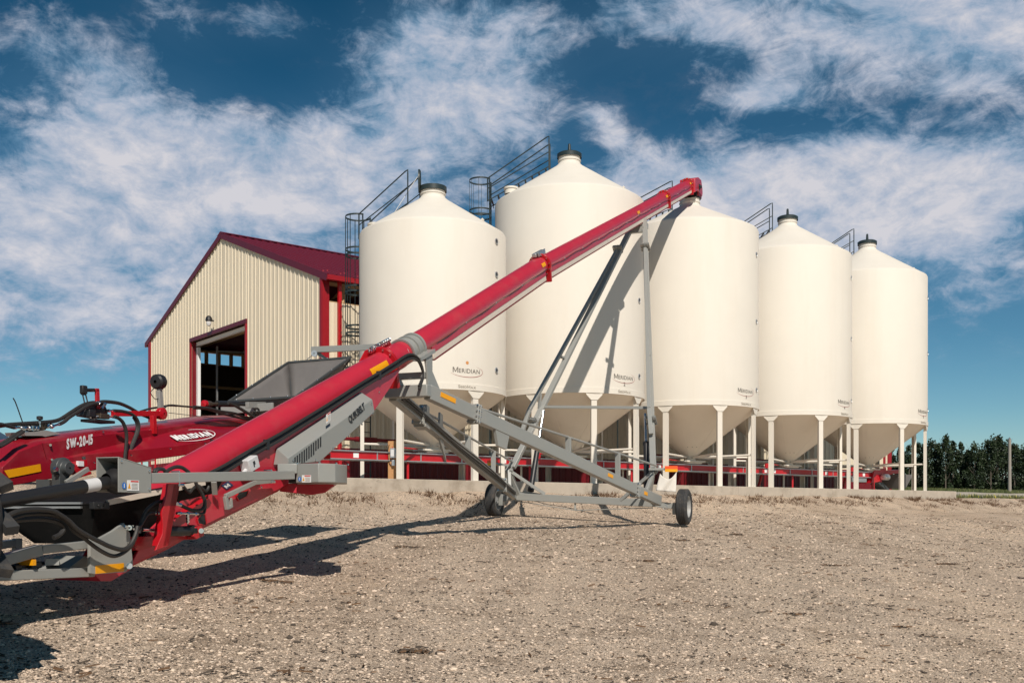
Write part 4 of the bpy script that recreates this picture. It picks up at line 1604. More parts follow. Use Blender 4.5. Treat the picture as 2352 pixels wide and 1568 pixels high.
# lift cylinders
for f_, base_p, top_t in ((FL, at((1219, 1127), 23.05), FL + (TL - FL) * .20 + RV * .12), (FR, at((1486, 1120), 21.9), FR + (TR - FR) * .185 - RV * .14)):
    m_ = base_p.lerp(top_t, .60)
    cy_ = part('lift_cylinder', lambda mb: (mb.tube([base_p, m_], .062, 20), mb.tube([base_p, base_p + (m_ - base_p).normalized() * .08], .075, 16), mb.tube([m_ - (m_ - base_p).normalized() * .05, m_], .072, 16)), M['black'], CV)
    part('rod', lambda mb: mb.tube([m_, top_t], .030, 14), M['chrome'], cy_)
# orange and amber warning boards on outriggers
for (bp0, bc, wd_) in ((at((1490, 1077), 21.6), at((1541, 1076.5), 21.55), .27), (at((1176, 1070), 23.2), at((1131, 1062.5), 23.3), .24)):
    st = part('outrigger', lambda mb: mb.beam(bp0, bc, .06, .05), M['grey'], CV, bevel=.004)
    bd = part('warning_board', lambda mb: (mb.box(bc - Vector((0, .035, 0)), wd_, .012, .125)), M['grey'], CV)
    part('reflector', lambda mb: mb.box(bc - Vector((0, .044, -.032)), wd_ - .004, .005, .060), M['orange'], bd)
    part('reflector', lambda mb: mb.box(bc - Vector((0, .044, .032)), wd_ - .004, .005, .060), M['yellow'], bd)

# ---- discharge head over the bin
def head(mb):
    prof = [(26.62, 11.07), (27.25, 11.30), (27.75, 11.36), (27.98, 11.14), (28.02, 10.98), (27.95, 10.85), (27.35, 10.84), (27.05, 10.80), (26.62, 10.60)]
    mb.prism([cw(a, -.26, h) for a, h in prof], RV * .52)
hd_ = part('discharge_head', head, M['red'], CV, bevel=.02)
part('spout', lambda mb: mb.prism([cw(27.36, -.24, 10.85), cw(27.94, -.24, 10.85), cw(27.90, -.24, 10.74), cw(27.40, -.24, 10.74)], RV * .48), M['darkmaroon'], CV, bevel=.01)
part('bearing', lambda mb: mb.rev(cw(27.35, .26, 11.0), [(.10, 0), (.10, .03), (.05, .05), (.045, .09), (.01, .09)], 20, axis=RV), M['black'], hd_)
part('spout_flap', lambda mb: mb.prism([cw(27.15, -.25, 10.86), cw(27.3, -.25, 10.84), cw(27.32, -.25, 10.66), cw(27.24, -.25, 10.66)], RV * .44), M['flap'], CV)
part('bolt', lambda mb: [mb.tube([cw(27.7 + .07 * (k % 2), .258, 11.22 - .06 * k), cw(27.7 + .07 * (k % 2), .275, 11.22 - .06 * k)], .018, 6) for k in range(5)], M['chrome'], hd_)

# ---- thin cable along the upper tube
def cable(mb):
    ps = []
    for i, a in enumerate(np.linspace(6.5, 26.3, 46)):
        sag = -.015 * math.sin(i * 1.9) - .02
        ps.append(tp(a, .165, -.045 + sag))
    mb.hose(ps, .006, 6, 2)
part('cable', cable, M['hose'], CV)
part('cable_clip', lambda mb: [mb.box(tp(a, .165, -.05), .03, .016, .022, EV, RV) for a in np.linspace(7.6, 25.5, 15)], M['galv'], CV)

# ---- lower body: red side plates and bottom box under the tube
def poly(v, pts, w):
    return [pl(v, x, y, w) for x, y in pts]


body_pts = [('P', 302, 1297), ('P', 388, 1254), ('P', 474, 1204), ('P', 643, 1122), ('P', 700, 1087), ('P', 806, 990), ('P', 861, 942), ('P', 895, 893), ('P', 922, 846), ('P', 880, 866), ('P', 825, 897), ('P', 760, 939), ('P', 700, 976), ('P', 650, 1007), ('P', 607, 1032), ('P', 560, 1060), ('P', 507, 1090), ('P', 440, 1128), ('P', 400, 1165), ('P', 340, 1222)]
for w0 in (.27, -.30):
    part('side_plate', lambda mb: mb.prism([PL((x, y), .30) - RV * (.30 - w0) for _, x, y in body_pts], RV * .025), M['red'], CV, bevel=.004)
part('bottom_pan', lambda mb: mb.prism([PL((x, y), .30) - RV * .585 for x, y in ((302, 1297), (388, 1254), (474, 1204), (643, 1122), (861, 942), (861, 950), (643, 1128), (474, 1212), (388, 1262), (302, 1303))], RV * .56), M['redb'], CV)
# folded lower stiffener with the lighter bevel
part('side_flange', lambda mb: mb.prism([pl('D', 430, 770, .33), pl('D', 870, 500, .33), pl('D', 870, 450, .31), pl('D', 480, 690, .31)], RV * .02), M['redb'], CV)
for hpts in ([(1255, 470), (1290, 410), (1415, 390), (1395, 470), (1290, 525)], [(745, 770), (790, 710), (850, 700), (868, 820), (850, 850), (760, 830)]):
    hl = part('access_hole_shade', lambda mb: mb.prism(poly('D', hpts, .296), RV * .006), M['black'], CV)  # black plate on the surface stands for the dark inside an opening
    part('lip', lambda mb: [mb.beam(pl('D', *hpts[i], .302), pl('D', *hpts[(i + 1) % len(hpts)], .302), .012, .012) for i in range(len(hpts))], M['redb'], hl)

# grey belt guard: sloped top face, flat outer face, punched vent slots
gf = [q('2', 662, 1100), q('2', 1300, 657), q('2', 1318, 752), q('2', 905, 1128), q('2', 672, 1150)]
gb = [q('2', 575, 1025), q('2', 1212, 600)]
def guard(mb):
    W1, W0 = .50, .298
    f = [PL(p, W1) for p in gf]
    back = [PL(gb[0], W0), PL(gb[1], W0)]
    back += [PL(p, W1) - RV * (W1 - W0) for p in gf[2:]]
    vs = f + back
    fs = [(0, 1, 2, 3, 4), (9, 8, 7, 6, 5), (0, 5, 6, 1), (1, 6, 7, 2), (2, 7, 8, 3), (3, 8, 9, 4), (4, 9, 5, 0)]
    mb.add(vs, fs)
bg_ = part('belt_guard', guard, M['grey'], CV, bevel=.008)
def slots(mb):
    for r_ in range(10):
        for c_ in range(12):
            x = 712 + c_ * 17.5
            y = 1100 - c_ * 13.8 + r_ * 9.5
            if y > 1136 or (r_ > 7 and c_ > 8):
                continue
            a, b = q('2', x, y), q('2', x + 9, y - 7)
            p0_, p1_ = PL(a, .5015), PL(b, .5015)
            mb.beam(p0_, p1_, .004, .010)
part('vent_slot', slots, M['black'], bg_, kind='stuff')
qv, qf = text_pts('QUIKBELT', .12, .006, .9)
qo, qe = pl('F', 1010, 1060, .504), pl('F', 1430, 660, .504)
qd = (qe - qo)
qlen = max(a for a, b in qv)
qdir = qd.normalized()
qup = RV.cross(qdir).normalized()
if qup.z < 0:
    qup = -qup
letters('lettering', qv, qf, lambda a, b: qo + qdir * (a / qlen * qd.length) + qup * (b + .003), M['black'], bg_)
part('logo_patch', lambda mb: mb.prism([pl('F', 1020, 960, .5025), pl('F', 1160, 850, .5025), pl('F', 1260, 770, .5025), pl('F', 1240, 830, .5025), pl('F', 1080, 950, .5025)], RV * .001), M['faded'], bg_)


def sticker(name, c, ux, uy, w_, h_, parent, n, blue=True):
    ux, uy = ux.normalized(), uy.normalized()
    n = Vector(n).normalized()
    def f(mb):
        P_ = lambda x, y, k=0: c + ux * x * w_ + uy * y * h_ + n * (.0015 * (1 + k))
        x0 = .3 if blue else 0.0
        mb.m = 0
        mb.add([P_(x0, 0), P_(1, 0), P_(1, 1), P_(x0, 1)], [(0, 1, 2, 3)])
        mb.m = 1
        mb.add([P_(x0 + .3 * (1 - x0), .82, 1), P_(.96, .82, 1), P_(.96, .95, 1), P_(x0 + .3 * (1 - x0), .95, 1)], [(0, 1, 2, 3)])
        mb.m = 2
        mb.add([P_(x0 + .05, .2, 1), P_(x0 + .3 * (1 - x0), .2, 1), P_(x0 + .175 * (1 - x0) + .012, .75, 1)], [(0, 1, 2)])
        mb.m = 4
        for k in range(5):
            mb.add([P_(x0 + .38 * (1 - x0), .12 + k * .13, 1), P_(.92, .12 + k * .13, 1), P_(.92, .16 + k * .13, 1), P_(x0 + .38 * (1 - x0), .16 + k * .13, 1)], [(0, 1, 2, 3)])
        if blue:
            mb.m = 3
            mb.add([P_(.14 + .12 * math.cos(t_), .45 + .32 * math.sin(t_), 1) for t_ in np.linspace(0, 2 * math.pi, 15)[:-1]], [tuple(range(14))])
            mb.m = 0
            mb.add([P_(.12, .25, 2), P_(.16, .25, 2), P_(.16, .65, 2), P_(.12, .65, 2)], [(0, 1, 2, 3)])
    return part(name, f, [M['white'], M['redprint'], M['yellow'], M['blue'], M['faded']], parent, smooth=False)


sticker('warning_label', pl('2', 950, 840, .505) , pl('2', 1000, 800, .505) - pl('2', 950, 840, .505), UP, .11, .10, bg_, RV + UP * .2, blue=False)

def bolt_at(p, r_=.011, parent=None, n=RV):
    part('bolt', lambda mb: mb.rev(p, [(r_, -.004), (r_, .007), (r_ * .6, .010), (.001, .010)], 6, axis=n), M['chrome'], parent)
for x, y in ((700, 1115), (870, 1115), (1000, 1025), (1120, 935), (1220, 845), (1300, 765), (1290, 690)):
    bolt_at(pl('2', x, y, .502), .012, bg_)
for x, y in ((345, 1245), (430, 1200), (520, 1155), (600, 1118), (680, 1072), (870, 900), (845, 925)):
    bolt_at(PL((x, y), .297), .013, CV)
# hoses down the flank of the lower tube
for k, dv in enumerate((0, .034, -.034)):
    pts = [(430, 1118), (507, 1081), (556, 1052), (607, 1023), (645, 1002), (700, 968), (760, 931), (825, 889), (870, 862), (905, 840), (937, 820), (955, 821), (966, 836), (972, 862), (962, 890)]
    part('hose', lambda mb: mb.hose([PL((x, y), .315 + (.02 if k else 0) - (.05 if i > 9 else 0)) + UP * dv * (1 - .4 * (i > 10)) for i, (x, y) in enumerate(pts)], .017, 8, 5), M['hose'], CV)
for p_ in ((612, 1021), (870, 862)):
    part('hose_clamp', lambda mb: mb.box(PL(p_, .325), .05, .05, .11, EV, RV), M['black'], CV)
# grey junction box with print
jb = pl('C', 1830, 1400, .36)
jx = axis_dir(2)
jz = RV.cross(jx).normalized()
jo = part('junction_box', lambda mb: (mb.box(jb, .17, .11, .13, jx, RV, jz),), M['whitebox'], CV, bevel=.006)
part('cover', lambda mb: mb.box(jb + RV * .058, .165, .010, .125, jx, RV, jz), M['whitebox'], jo, bevel=.003)
part('gland', lambda mb: (mb.tube([jb - jx * .08 - jz * .04, jb - jx * .15 - jz * .06], .022, 10), mb.tube([jb - jx * .02 - jz * .06, jb - jx * .04 - jz * .12], .020, 10)), M['whitebox'], jo)
ev, ef = text_pts('F', .07, .006)
letters('lettering', ev, ef, lambda a, b: jb + RV * .0645 + jx * (a - .02) + jz * (b - .025), M['black'], jo)
# small blue badge
bc0 = pl('D', 1060, 330, .300)
bu = (pl('D', 1130, 385, .300) - bc0)
bv_ = (pl('D', 1150, 270, .300) - bc0)
bo_ = part('badge', lambda mb: mb.prism([bc0, bc0 + bu, bc0 + bu + bv_, bc0 + bv_], RV * .003), M['darkblue'], CV)
mv, mf = word('M', .1, .004)
letters('lettering', mv, mf, lambda a, b: bc0 + bv_ * (.12 + a * 8.5) + bu * (.80 - b * 8.0) + RV * .005, M['white'], bo_)
# grey pull handle
hp = [(1140, 640), (1115, 470), (1500, 290), (1740, 268)]
part('crank_handle', lambda mb: [mb.beam(pl('D', *hp[i], .37), pl('D', *hp[i + 1], .37), .035, .045) for i in range(3)] + [mb.beam(pl('D', 1190, 600, .37), pl('D', 1180, 490, .37), .03, .03), mb.beam(pl('D', 1140, 630, .37), pl('D', 1200, 590, .37), .03, .03)], M['grey'], CV, bevel=.004)
part('bracket', lambda mb: mb.beam(pl('D', 965, 280, .40), pl('D', 980, 440, .36), .05, .03), M['grey'], CV)
# small red tray sticking out behind the drive guard
part('tray', lambda mb: mb.prism([at(q('2', x, y), 11.2) for x, y in ((600, 1292), (985, 1290), (1018, 1302), (940, 1362), (840, 1378), (600, 1352))], (.0, .45, .06)), M['red'], CV, bevel=.008)
part('tray_lip', lambda mb: mb.beam(at(q('2', 850, 1296), 11.15), at(q('2', 1010, 1300), 11.15), .04, .05), M['red'], CV)

# ---- PTO line: shield, shaft, square tube, drive guard
sh = [(-.71, .535), (-.71, .75), (-.33, .75), (-.33, .535)]
def shield(mb):
    top0, top1, bot = .415, .345, .14
    th = .008
    for w_ in (.535, .752):
        mb.prism([cw(-.71, w_, bot), cw(-.33, w_, bot), cw(-.33, w_, top1), cw(-.71, w_, top0)], RV * th)
    mb.prism([cw(-.71, .532, top0), cw(-.33, .532, top1), cw(-.33, .762, top1), cw(-.71, .762, top0)], UP * th)
    mb.prism([cw(-.33, .535, bot), cw(-.33, .755, bot), cw(-.33, .755, top1), cw(-.33, .535, top1)], EV * th)
so = part('shaft_shield', shield, M['grey'], CV, bevel=.002)
for a_, h_ in ((-.68, .385), (-.36, .32), (-.36, .17)):
    part('bolt', lambda mb: mb.rev(cw(a_, .760, h_), [(.010, -.002), (.010, .007), (.001, .008)], 6, axis=RV), M['chrome'], so)
sticker('warning_label', cw(-.68, .763, .155), EV, UP, .20, .085, so, RV)
part('pto_guard_bell', lambda mb: mb.rev(cw(-.58, .64, .235), [(.03, .13), (.085, .11), (.075, .085), (.10, .07), (.088, .045), (.108, .03), (.095, .0), (.11, -.02), (.10, -.06), (.07, -.10), (.055, -.14)], 28, axis=EV), M['black'], CV)
s0_, s1_ = cw(-.60, .64, .235), Vector((-4.12, 6.34, EYE - .11))
shf = part('pto_shaft', lambda mb: mb.tube([s0_, s1_], .052, 24), M['black'], CV)
sdv = (s1_ - s0_).normalized()
part('white_label', lambda mb: mb.rev(s0_ + sdv * .20, [(.0535, 0), (.0535, .13)], 24, axis=sdv), M['whitebox'], shf)
t0_, t1_ = cw(-.33, .70, .262), at(q('2', 690, 1228), 10.45)
part('guard_tube', lambda mb: mb.beam(t0_, t1_, .085, .088), M['grey'], CV, bevel=.006)
for p_ in (pl('D', 515, 230, .745), pl('D', 1720, 200, .745)):
    part('u_bolt', lambda mb: (mb.tube([p_ + UP * .055, p_ - UP * .075], .007, 6), mb.tube([p_ + UP * .055, p_ + UP * .055 - RV * .09], .007, 6), mb.tube([p_ - UP * .06 - EV * 0, p_ - UP * .06 + EV * .05], .014, 6)), M['chrome'], CV)
dg_ = [at((x, 1100), z) for x, z in ((680, 10.5), (731, 10.32), (770, 10.45), (797, 10.75), (797, 11.2), (683, 11.2))]
def dguard(mb):
    mb.prism([Vector((p.x, p.y, EYE + .28)) for p in dg_], UP * .195)
dgo = part('drive_guard', dguard, M['grey'], CV, bevel=.006)
part('drive_guard', lambda mb: (mb.box(Vector((at((662, 1075), 10.5).x, 10.6, EYE + .425)), .20, .30, .10)), M['grey'], CV, bevel=.006)
part('drive_gearbox', lambda mb: mb.box(Vector((at((672, 1090), 10.6).x + .02, 10.75, EYE + .36)), .16, .2, .16), M['black'], CV, bevel=.02)
ld = (dg_[1] - dg_[0]).normalized()
sticker('warning_label', Vector((dg_[0].x, dg_[0].y, EYE + .285)) + ld * .03, ld, UP, .19, .075, dgo, ld.cross(UP))
part('bolt', lambda mb: [mb.tube([Vector((p.x, p.y + .06, EYE + .475)), Vector((p.x, p.y + .06, EYE + .49))], .012, 6) for p in dg_[:4]], M['chrome'], dgo)

# ---- red bent link and hydraulic cylinder
lk = [(365, 305), (525, 305), (375, 1115), (205, 1175), (292, 970), (300, 840), (285, 690), (350, 440)]
part('jack_link', lambda mb: (mb.prism([pl('D', x, y, .62) for x, y in lk], -RV * .02), mb.prism([pl('D', 525, 305, .62), pl('D', 375, 1115, .62), pl('D', 300, 1120, .62), pl('D', 440, 320, .62)], -RV * .12)), M['redb'], CV, bevel=.003)
c0_, c1_ = pl('D', 300, 925, .47), pl('D', 690, 920, .47)
cyl = part('hydraulic_cylinder', lambda mb: (mb.tube([c0_, c1_], .046, 22), mb.tube([c1_ - (c1_ - c0_).normalized() * .05, c1_], .056, 22)), M['black'], CV)
part('rod', lambda mb: mb.tube([pl('D', 30, 905, .47), c0_], .016, 12), M['chrome'], cyl)
part('clevis', lambda mb: mb.prism([pl('D', x, y, .52) for x, y in ((720, 870), (800, 850), (838, 900), (838, 985), (740, 1030), (700, 990))], -RV * .1), M['redb'], cyl, bevel=.005)
part('pin', lambda mb: mb.tube([pl('D', 800, 920, .50), pl('D', 800, 920, .56)], .024, 12), M['chrome'], cyl)
part('cylinder_mount', lambda mb: mb.prism([pl('D', x, y, .42) for x, y in ((-60, 1000), (390, 985), (740, 1010), (740, 1030), (480, 1040), (0, 1180), (-60, 1160))], -RV * .12), M['redb'], CV)
def fittings(mb):
    for (x0, y0, x1, y1) in ((190, 690, 300, 695), (480, 690, 760, 700), (620, 700, 625, 815), (270, 540, 320, 545), (490, 570, 530, 580)):
        a, b = pl('D', x0, y0, .55), pl('D', x1, y1, .55)
        def one(mb):
            mb.tube([a, b], .012, 10)
            for f in (.15, .5, .85):
                c = a.lerp(b, f)
                mb.tube([c - (b - a).normalized() * .010, c + (b - a).normalized() * .010], .018, 6)
        part('hose_fitting', one, M['chrome'], CV)
fittings(None)
HZ = [([(310, 530), (230, 545), (150, 590), (80, 660), (30, 760), (0, 860), (-10, 950)], .55, .016),
      ([(500, 570), (600, 620), (700, 655), (790, 650), (840, 600), (840, 510), (800, 420), (740, 320), (720, 250)], .50, .017),
      ([(760, 700), (830, 690), (850, 620), (850, 520), (810, 430)], .48, .014),
      ([(190, 690), (110, 700), (50, 780), (10, 850), (-30, 880)], .56, .013),
      ([(330, 160), (400, 110), (480, 85), (560, 100), (640, 160)], .35, .018),
      ([(180, 160), (200, 125), (250, 110), (310, 120), (330, 160)], .45, .016),
      ([(205, 165), (228, 130), (270, 118), (320, 128)], .50, .014),
      ([(560, 330), (640, 420), (680, 380), (760, 330), (860, 400), (900, 340)], .38, .014)]
for ps, w_, r_ in HZ:
    part('hose', lambda mb: mb.hose([pl('D', x, y, w_) for x, y in ps], r_, 8, 5), M['hose'], CV)
BZ = [([(-90, 780), (60, 740), (250, 660), (480, 640), (680, 660), (800, 720), (900, 790), (1000, 890), (1150, 985), (1300, 1060), (1450, 1130), (1600, 1165), (1700, 1110), (1770, 980), (1800, 860)], .64, .019),
      ([(-90, 800), (100, 780), (300, 715), (560, 700), (750, 730), (880, 800), (960, 920), (1080, 1000), (1200, 1100), (1350, 1200), (1490, 1250), (1620, 1200), (1720, 1100), (1790, 960)], .60, .017),
      ([(-90, 830), (100, 800), (300, 775), (520, 765), (700, 790), (800, 840), (830, 900), (780, 970), (700, 1010)], .58, .019)]
for ps, w_, r_ in BZ:
    part('hose', lambda mb: mb.hose([pl('B', x, y, w_) for x, y in ps], r_, 8, 5), M['hose'], CV)

# ---- black intake hopper in front
def hopper(mb):
    t_ = [cw(-.50, -.95, .035), cw(-.50, .33, .035), cw(1.2, .33, .30), cw(1.2, -.95, .30)]
    b_ = [cw(-.42, -.42, -.29), cw(-.42, .20, -.29), cw(1.0, .20, -.20), cw(1.0, -.42, -.20)]
    mb.add(t_ + b_, [(0, 1, 5, 4), (1, 2, 6, 5), (2, 3, 7, 6), (3, 0, 4, 7), (4, 5, 6, 7)])
ho = part('intake_hopper', hopper, M['flap'], CV)
part('hopper_cover', lambda mb: mb.prism([cw(-.48, -.93, .04), cw(-.48, .31, .04), cw(1.1, .31, .29), cw(1.1, -.93, .29)], UP * .012), M['flap'], CV)
part('hopper_rim', lambda mb: (mb.beam(cw(-.52, -.95, .055), cw(-.52, .20, .055), .022, .018), mb.beam(cw(-.52, -.95, .02), cw(-.52, .20, .02), .022, .018)), M['galv'], CV)
part('hopper_rim', lambda mb: (mb.beam(cw(-.38, .345, .06), cw(.9, .345, .26), .02, .045)), M['pan'], CV)
part('corner_clip', lambda mb: (mb.box(cw(-.46, .335, .035), .18, .05, .06, EV, RV), mb.tube([cw(-.44, .35, .035), cw(-.44, .372, .035)], .014, 8), mb.tube([cw(-.50, .35, .035), cw(-.50, .372, .035)], .012, 8)), M['black'], CV, bevel=.006)

# ---- grey hitch plate and draw frame
hpl = [(207, 1237), (225, 1237), (260, 1218), (285, 1200), (299, 1224), (306, 1295), (289, 1313), (218, 1318), (207, 1316)]
hpz = part('hitch_plate', lambda mb: mb.prism([PL(p, .50) for p in hpl], -RV * .03), M['grey'], CV, bevel=.004)
rp = [PL(p, .501) for p in ((219, 1298), (284, 1292), (284, 1311), (219, 1317))]
part('reflector', lambda mb: mb.prism(rp, RV * .004), M['yellow'], hpz, bevel=.001)
part('pin', lambda mb: (mb.tube([PL((297, 1299), .44), PL((297, 1299), .58)], .026, 14)), M['galv'], hpz)
part('knob', lambda mb: (mb.tube([pl('B', 1690, 880, .50), pl('B', 1690, 880, .60)], .022, 10), mb.beam(pl('B', 1630, 860, .60), pl('B', 1750, 900, .60), .012, .016), mb.beam(pl('B', 1640, 900, .60), pl('B', 1740, 855, .60), .012, .016)), M['chrome'], hpz)
for w_, k_ in ((.40, 1), (-.42, -1)):
    off = RV * (w_ - .40)
    A0, A1, A2 = PL((205, 1249), .40) + off, PL((90, 1262), .40) + off * .8, PL((-40, 1299), .36) + off * .45
    B0, B1 = PL((210, 1313), .40) + off, PL((-40, 1323), .36) + off * .45
    part('draw_bar', lambda mb: (mb.beam(A0, A1, .08, .065), mb.beam(A1, A2, .08, .085)), M['grey'], CV, bevel=.006)
    part('draw_bar', lambda mb: (mb.beam(B0, B1, .08, .075), mb.beam(PL((214, 1238), .42) + off, PL((214, 1316), .42) + off, .05, .07, up=EV)), M['grey'], CV, bevel=.006)
part('draw_plate', lambda mb: (mb.prism([PL((130, 1275), .0), PL((205, 1290), .0), PL((205, 1306), .0), PL((80, 1312), .0)], RV * .3), mb.beam(PL((120, 1290), -.2), PL((120, 1290), .38), .1, .05)), M['grey'], CV)
part('reflector', lambda mb: mb.box(PL((45, 1290), .3), .30, .03, .045, RV, EV), M['yellow'], CV)
part('coupling_valve', lambda mb: (mb.box(PL((60, 1296), .25), .22, .1, .05, RV, EV), mb.tube([PL((10, 1300), .3), PL((100, 1293), .3)], .018, 8), mb.box(PL((30, 1302), .3), .12, .06, .04, RV, EV)), M['black'], CV, bevel=.006)
part('red_keel', lambda mb: mb.prism([PL(p, .22) for p in ((215, 1316), (306, 1296), (296, 1310), (255, 1334), (232, 1334))], -RV * .5), M['red'], CV)

# ================================================================== swing conveyor (part of the same machine)
SWA = [0.0, .20, .46, .75, 1.01, 1.84, 2.2, 2.59, 3.26, 4.1]
#        near top edge y, L1 y, L2 y, bottom y, ledge
SWY = [(1071, 1080, 1090, 1118, .0), (1034, 1062, 1080, 1112, .0), (1015, 1052, 1066, 1103, .0), (1008, 1050, 1052, 1094, .02), (1001, 1040, 1043, 1083, .04),
       (986, 1008, 1029, 1055, .16), (981, 997, 1022, 1047, .24), (974, 982, 1012, 1037, .30), (963, 979, 1003, 1026, .34), (960, 977, 995, 1012, .34)]


def hy(a, w, y):
    p = O2 + E2 * a + R2 * w
    return (1170 - y) / F * p.y


def swing(mb):
    W0, W1 = -1.25, -1.95
    vs, fs = [], []
    for a, (yt, y1, y2, yb, lg) in zip(SWA, SWY):
        ht = hy(a, W0, yt)
        hb = hy(a, W0 + lg, yb)
        vs += [cw(a, W1, ht + .02), cw(a, (W0 + W1) / 2, ht + .055), cw(a, W0 - .05, ht + .012), cw(a, W0, ht - .01), cw(a, W0, hy(a, W0, y1)), cw(a, W0 + lg, hy(a, W0 + lg, y2)), cw(a, W0 + lg, hb), cw(a, W1 - lg, hb), cw(a, W1 - lg, hy(a, W0 + lg, y2)), cw(a, W1, hy(a, W0, y1))]
    n = 10
    for i in range(len(SWA) - 1):
        for k in range(n):
            fs.append((i * n + k, i * n + (k + 1) % n, (i + 1) * n + (k + 1) % n, (i + 1) * n + k))
    fs.append(tuple(range(n)))
    fs.append(tuple(range(len(SWA) * n - 1, (len(SWA) - 1) * n - 1, -1)))
    mb.add(vs, fs)


sw = part('swing_conveyor', swing, M['crimson'], CV, angle=24, bevel=.006)
part('reflector', lambda mb: mb.prism([PL((x, y), -1.246) for x, y in ((9, 1080), (92, 1065), (94, 1082), (20, 1097))], RV * .004), M['yellow'], sw)
part('bolt', lambda mb: [mb.tube([PL(p, -1.25), PL(p, -1.22)], .013, 6) for p in (q('A', 845, 1085), q('A', 872, 1330), q('A', 250, 985))], M['chrome'], sw)
for x, y in ((215, 1062), (300, 1045), (390, 1030), (470, 1018), (236, 992), (285, 987)):
    part('bolt', lambda mb: mb.rev(PL((x, y), -1.25 + (.0 if y < 1000 else .10 + max(0, (x - 215)) * .001)), [(.011, -.004), (.011, .012), (.001, .014)], 6, axis=RV), M['chrome'], sw)
part('panel_seam', lambda mb: mb.beam(PL(q('A', 705, 1050), -1.247), PL(q('A', 815, 1440), -1.247), .004, .006), M['darkmaroon'], sw)
# lettering SW-20-15
wv_, wf_ = word('SW-20-15', .20, .010, .62, .10)
wm = max(a for a, b in wv_)
wo_, we_ = PL((153, 1030), -1.245), PL((213, 1018), -1.245)
wd_ = we_ - wo_
letters('lettering', wv_, wf_, lambda a, b: wo_ + wd_ * (a / wm) + UP * b * .68, M['white'], sw)
# MERIDIAN with its oval on the sloping ledge; the ledge surface is found by interpolating the loft
def ledge(a, v):
    i = max(0, min(len(SWA) - 2, int(np.searchsorted(SWA, a)) - 1))
    t_ = (a - SWA[i]) / (SWA[i + 1] - SWA[i])
    def pt_(j):
        yt, y1, y2, yb, lg = SWY[j]
        A_ = SWA[j]
        return cw(A_, -1.25, hy(A_, -1.25, y1)), cw(A_, -1.25 + lg, hy(A_, -1.25 + lg, y2))
    u0, l0 = pt_(i)
    u1, l1 = pt_(i + 1)
    U_, L_ = u0.lerp(u1, t_), l0.lerp(l1, t_)
    n_ = (u1 - u0).cross(L_ - U_).normalized()
    if n_.z < 0:
        n_ = -n_
    return L_.lerp(U_, v) + n_ * .004
m2v, m2f, m2w = smallcaps(MER, .2, .012, .8, gap=.02)
LT0, LT1, LT2 = ledge(2.22, .16), ledge(2.80, .16), ledge(2.22, .88)
LTx, LTy = (LT1 - LT0), (LT2 - LT0)
LTn = LTx.cross(LTy).normalized()
LTn = -LTn if LTn.z < 0 else LTn
letters('lettering', m2v, m2f, lambda a, b: LT0 + LTx * (a / m2w) + LTy * (b * 4.2 + .12) + LTn * .022, M['white'], sw)
o2v, o2f = arc_pts(m2w * .52, .07, m2w * .60, .135, -150, 80, .005, .012, 32)
letters('logo_swoosh', o2v, o2f, lambda a, b: LT0 + LTx * (a / m2w) * .98 + LTy * (b * 4.6 + .10) + LTn * .022, M['white'], sw)
part('slot', lambda mb: mb.box(PL(q('C', 1213, 1050), -.905), .07, .012, .085, EV, RV), M['black'], sw)
# fabric receiving hopper at the far end
RH = [cw(4.1, -1.75, 1.44), cw(5.51, -1.75, 2.15), cw(5.51, -.71, 2.17), cw(4.1, -.71, 1.46)]
BH = [cw(4.50, -1.42, 1.16), cw(5.12, -1.42, 1.44), cw(5.12, -1.0, 1.45), cw(4.50, -1.0, 1.17)]
def rhop(mb):
    # walls subdivided so the fabric can sag
    for i in range(4):
        a0, a1, b0, b1 = RH[i], RH[(i + 1) % 4], BH[i], BH[(i + 1) % 4]
        N = 8
        vs, fs = [], []
        for r_ in range(N + 1):
            for c_ in range(N + 1):
                top, bot = a0.lerp(a1, c_ / N), b0.lerp(b1, c_ / N)
                p = top.lerp(bot, r_ / N)
                s_ = math.sin(math.pi * r_ / N) * math.sin(math.pi * c_ / N)
                p = p - UP * .06 * s_ + Vector((0, 0, .012 * math.sin(c_ * 2.3 + r_ * 1.1 + i)))* (0 < r_ < N)
                vs.append(p)
        for r_ in range(N):
            for c_ in range(N):
                k = r_ * (N + 1) + c_
                fs.append((k, k + 1, k + N + 2, k + N + 1))
        mb.add(vs, fs)
    mb.add(BH, [(0, 1, 2, 3)])
rh = part('fabric_hopper', rhop, M['tarp'], CV)
sol = rh.modifiers.new('thick', 'SOLIDIFY')
sol.thickness = .006
for i in range(4):
    part('rim_bar', lambda mb: mb.beam(RH[i], RH[(i + 1) % 4], .03, .03), M['dgrey'], rh, bevel=.004)
    part('hopper_seam', lambda mb: mb.tube([RH[i] - UP * .02, BH[i] + UP * .01], .010, 6), M['dgrey'], rh)
    part('rivet', lambda mb: [mb.rev(RH[i].lerp(RH[(i + 1) % 4], f) + UP * .016, [(.012, 0), (.010, .008), (.001, .01)], 8) for f in (.12, .37, .63, .88)] + [mb.rev(BH[i].lerp(BH[(i + 1) % 4], f) + UP * .01, [(.012, 0), (.010, .008), (.001, .01)], 8) for f in (.2, .8)], M['chrome'], rh)
part('hopper_frame', lambda mb: (mb.beam(cw(3.9, -1.5, 1.12), cw(5.0, -1.5, 1.35), .06, .10), mb.beam(cw(3.9, -.9, 1.12), cw(5.0, -.9, 1.35), .06, .10), mb.beam(cw(3.95, -1.75, 1.30), cw(3.95, -.95, 1.33), .04, .10)), M['grey'], CV, bevel=.005)
gb0, gb1 = pl('C', 1790, 415, -1.2), pl('C', 2300, 415, -1.2)
part('hopper_frame', lambda mb: mb.beam(gb0, gb1, .05, .075), M['grey'], CV, bevel=.004)

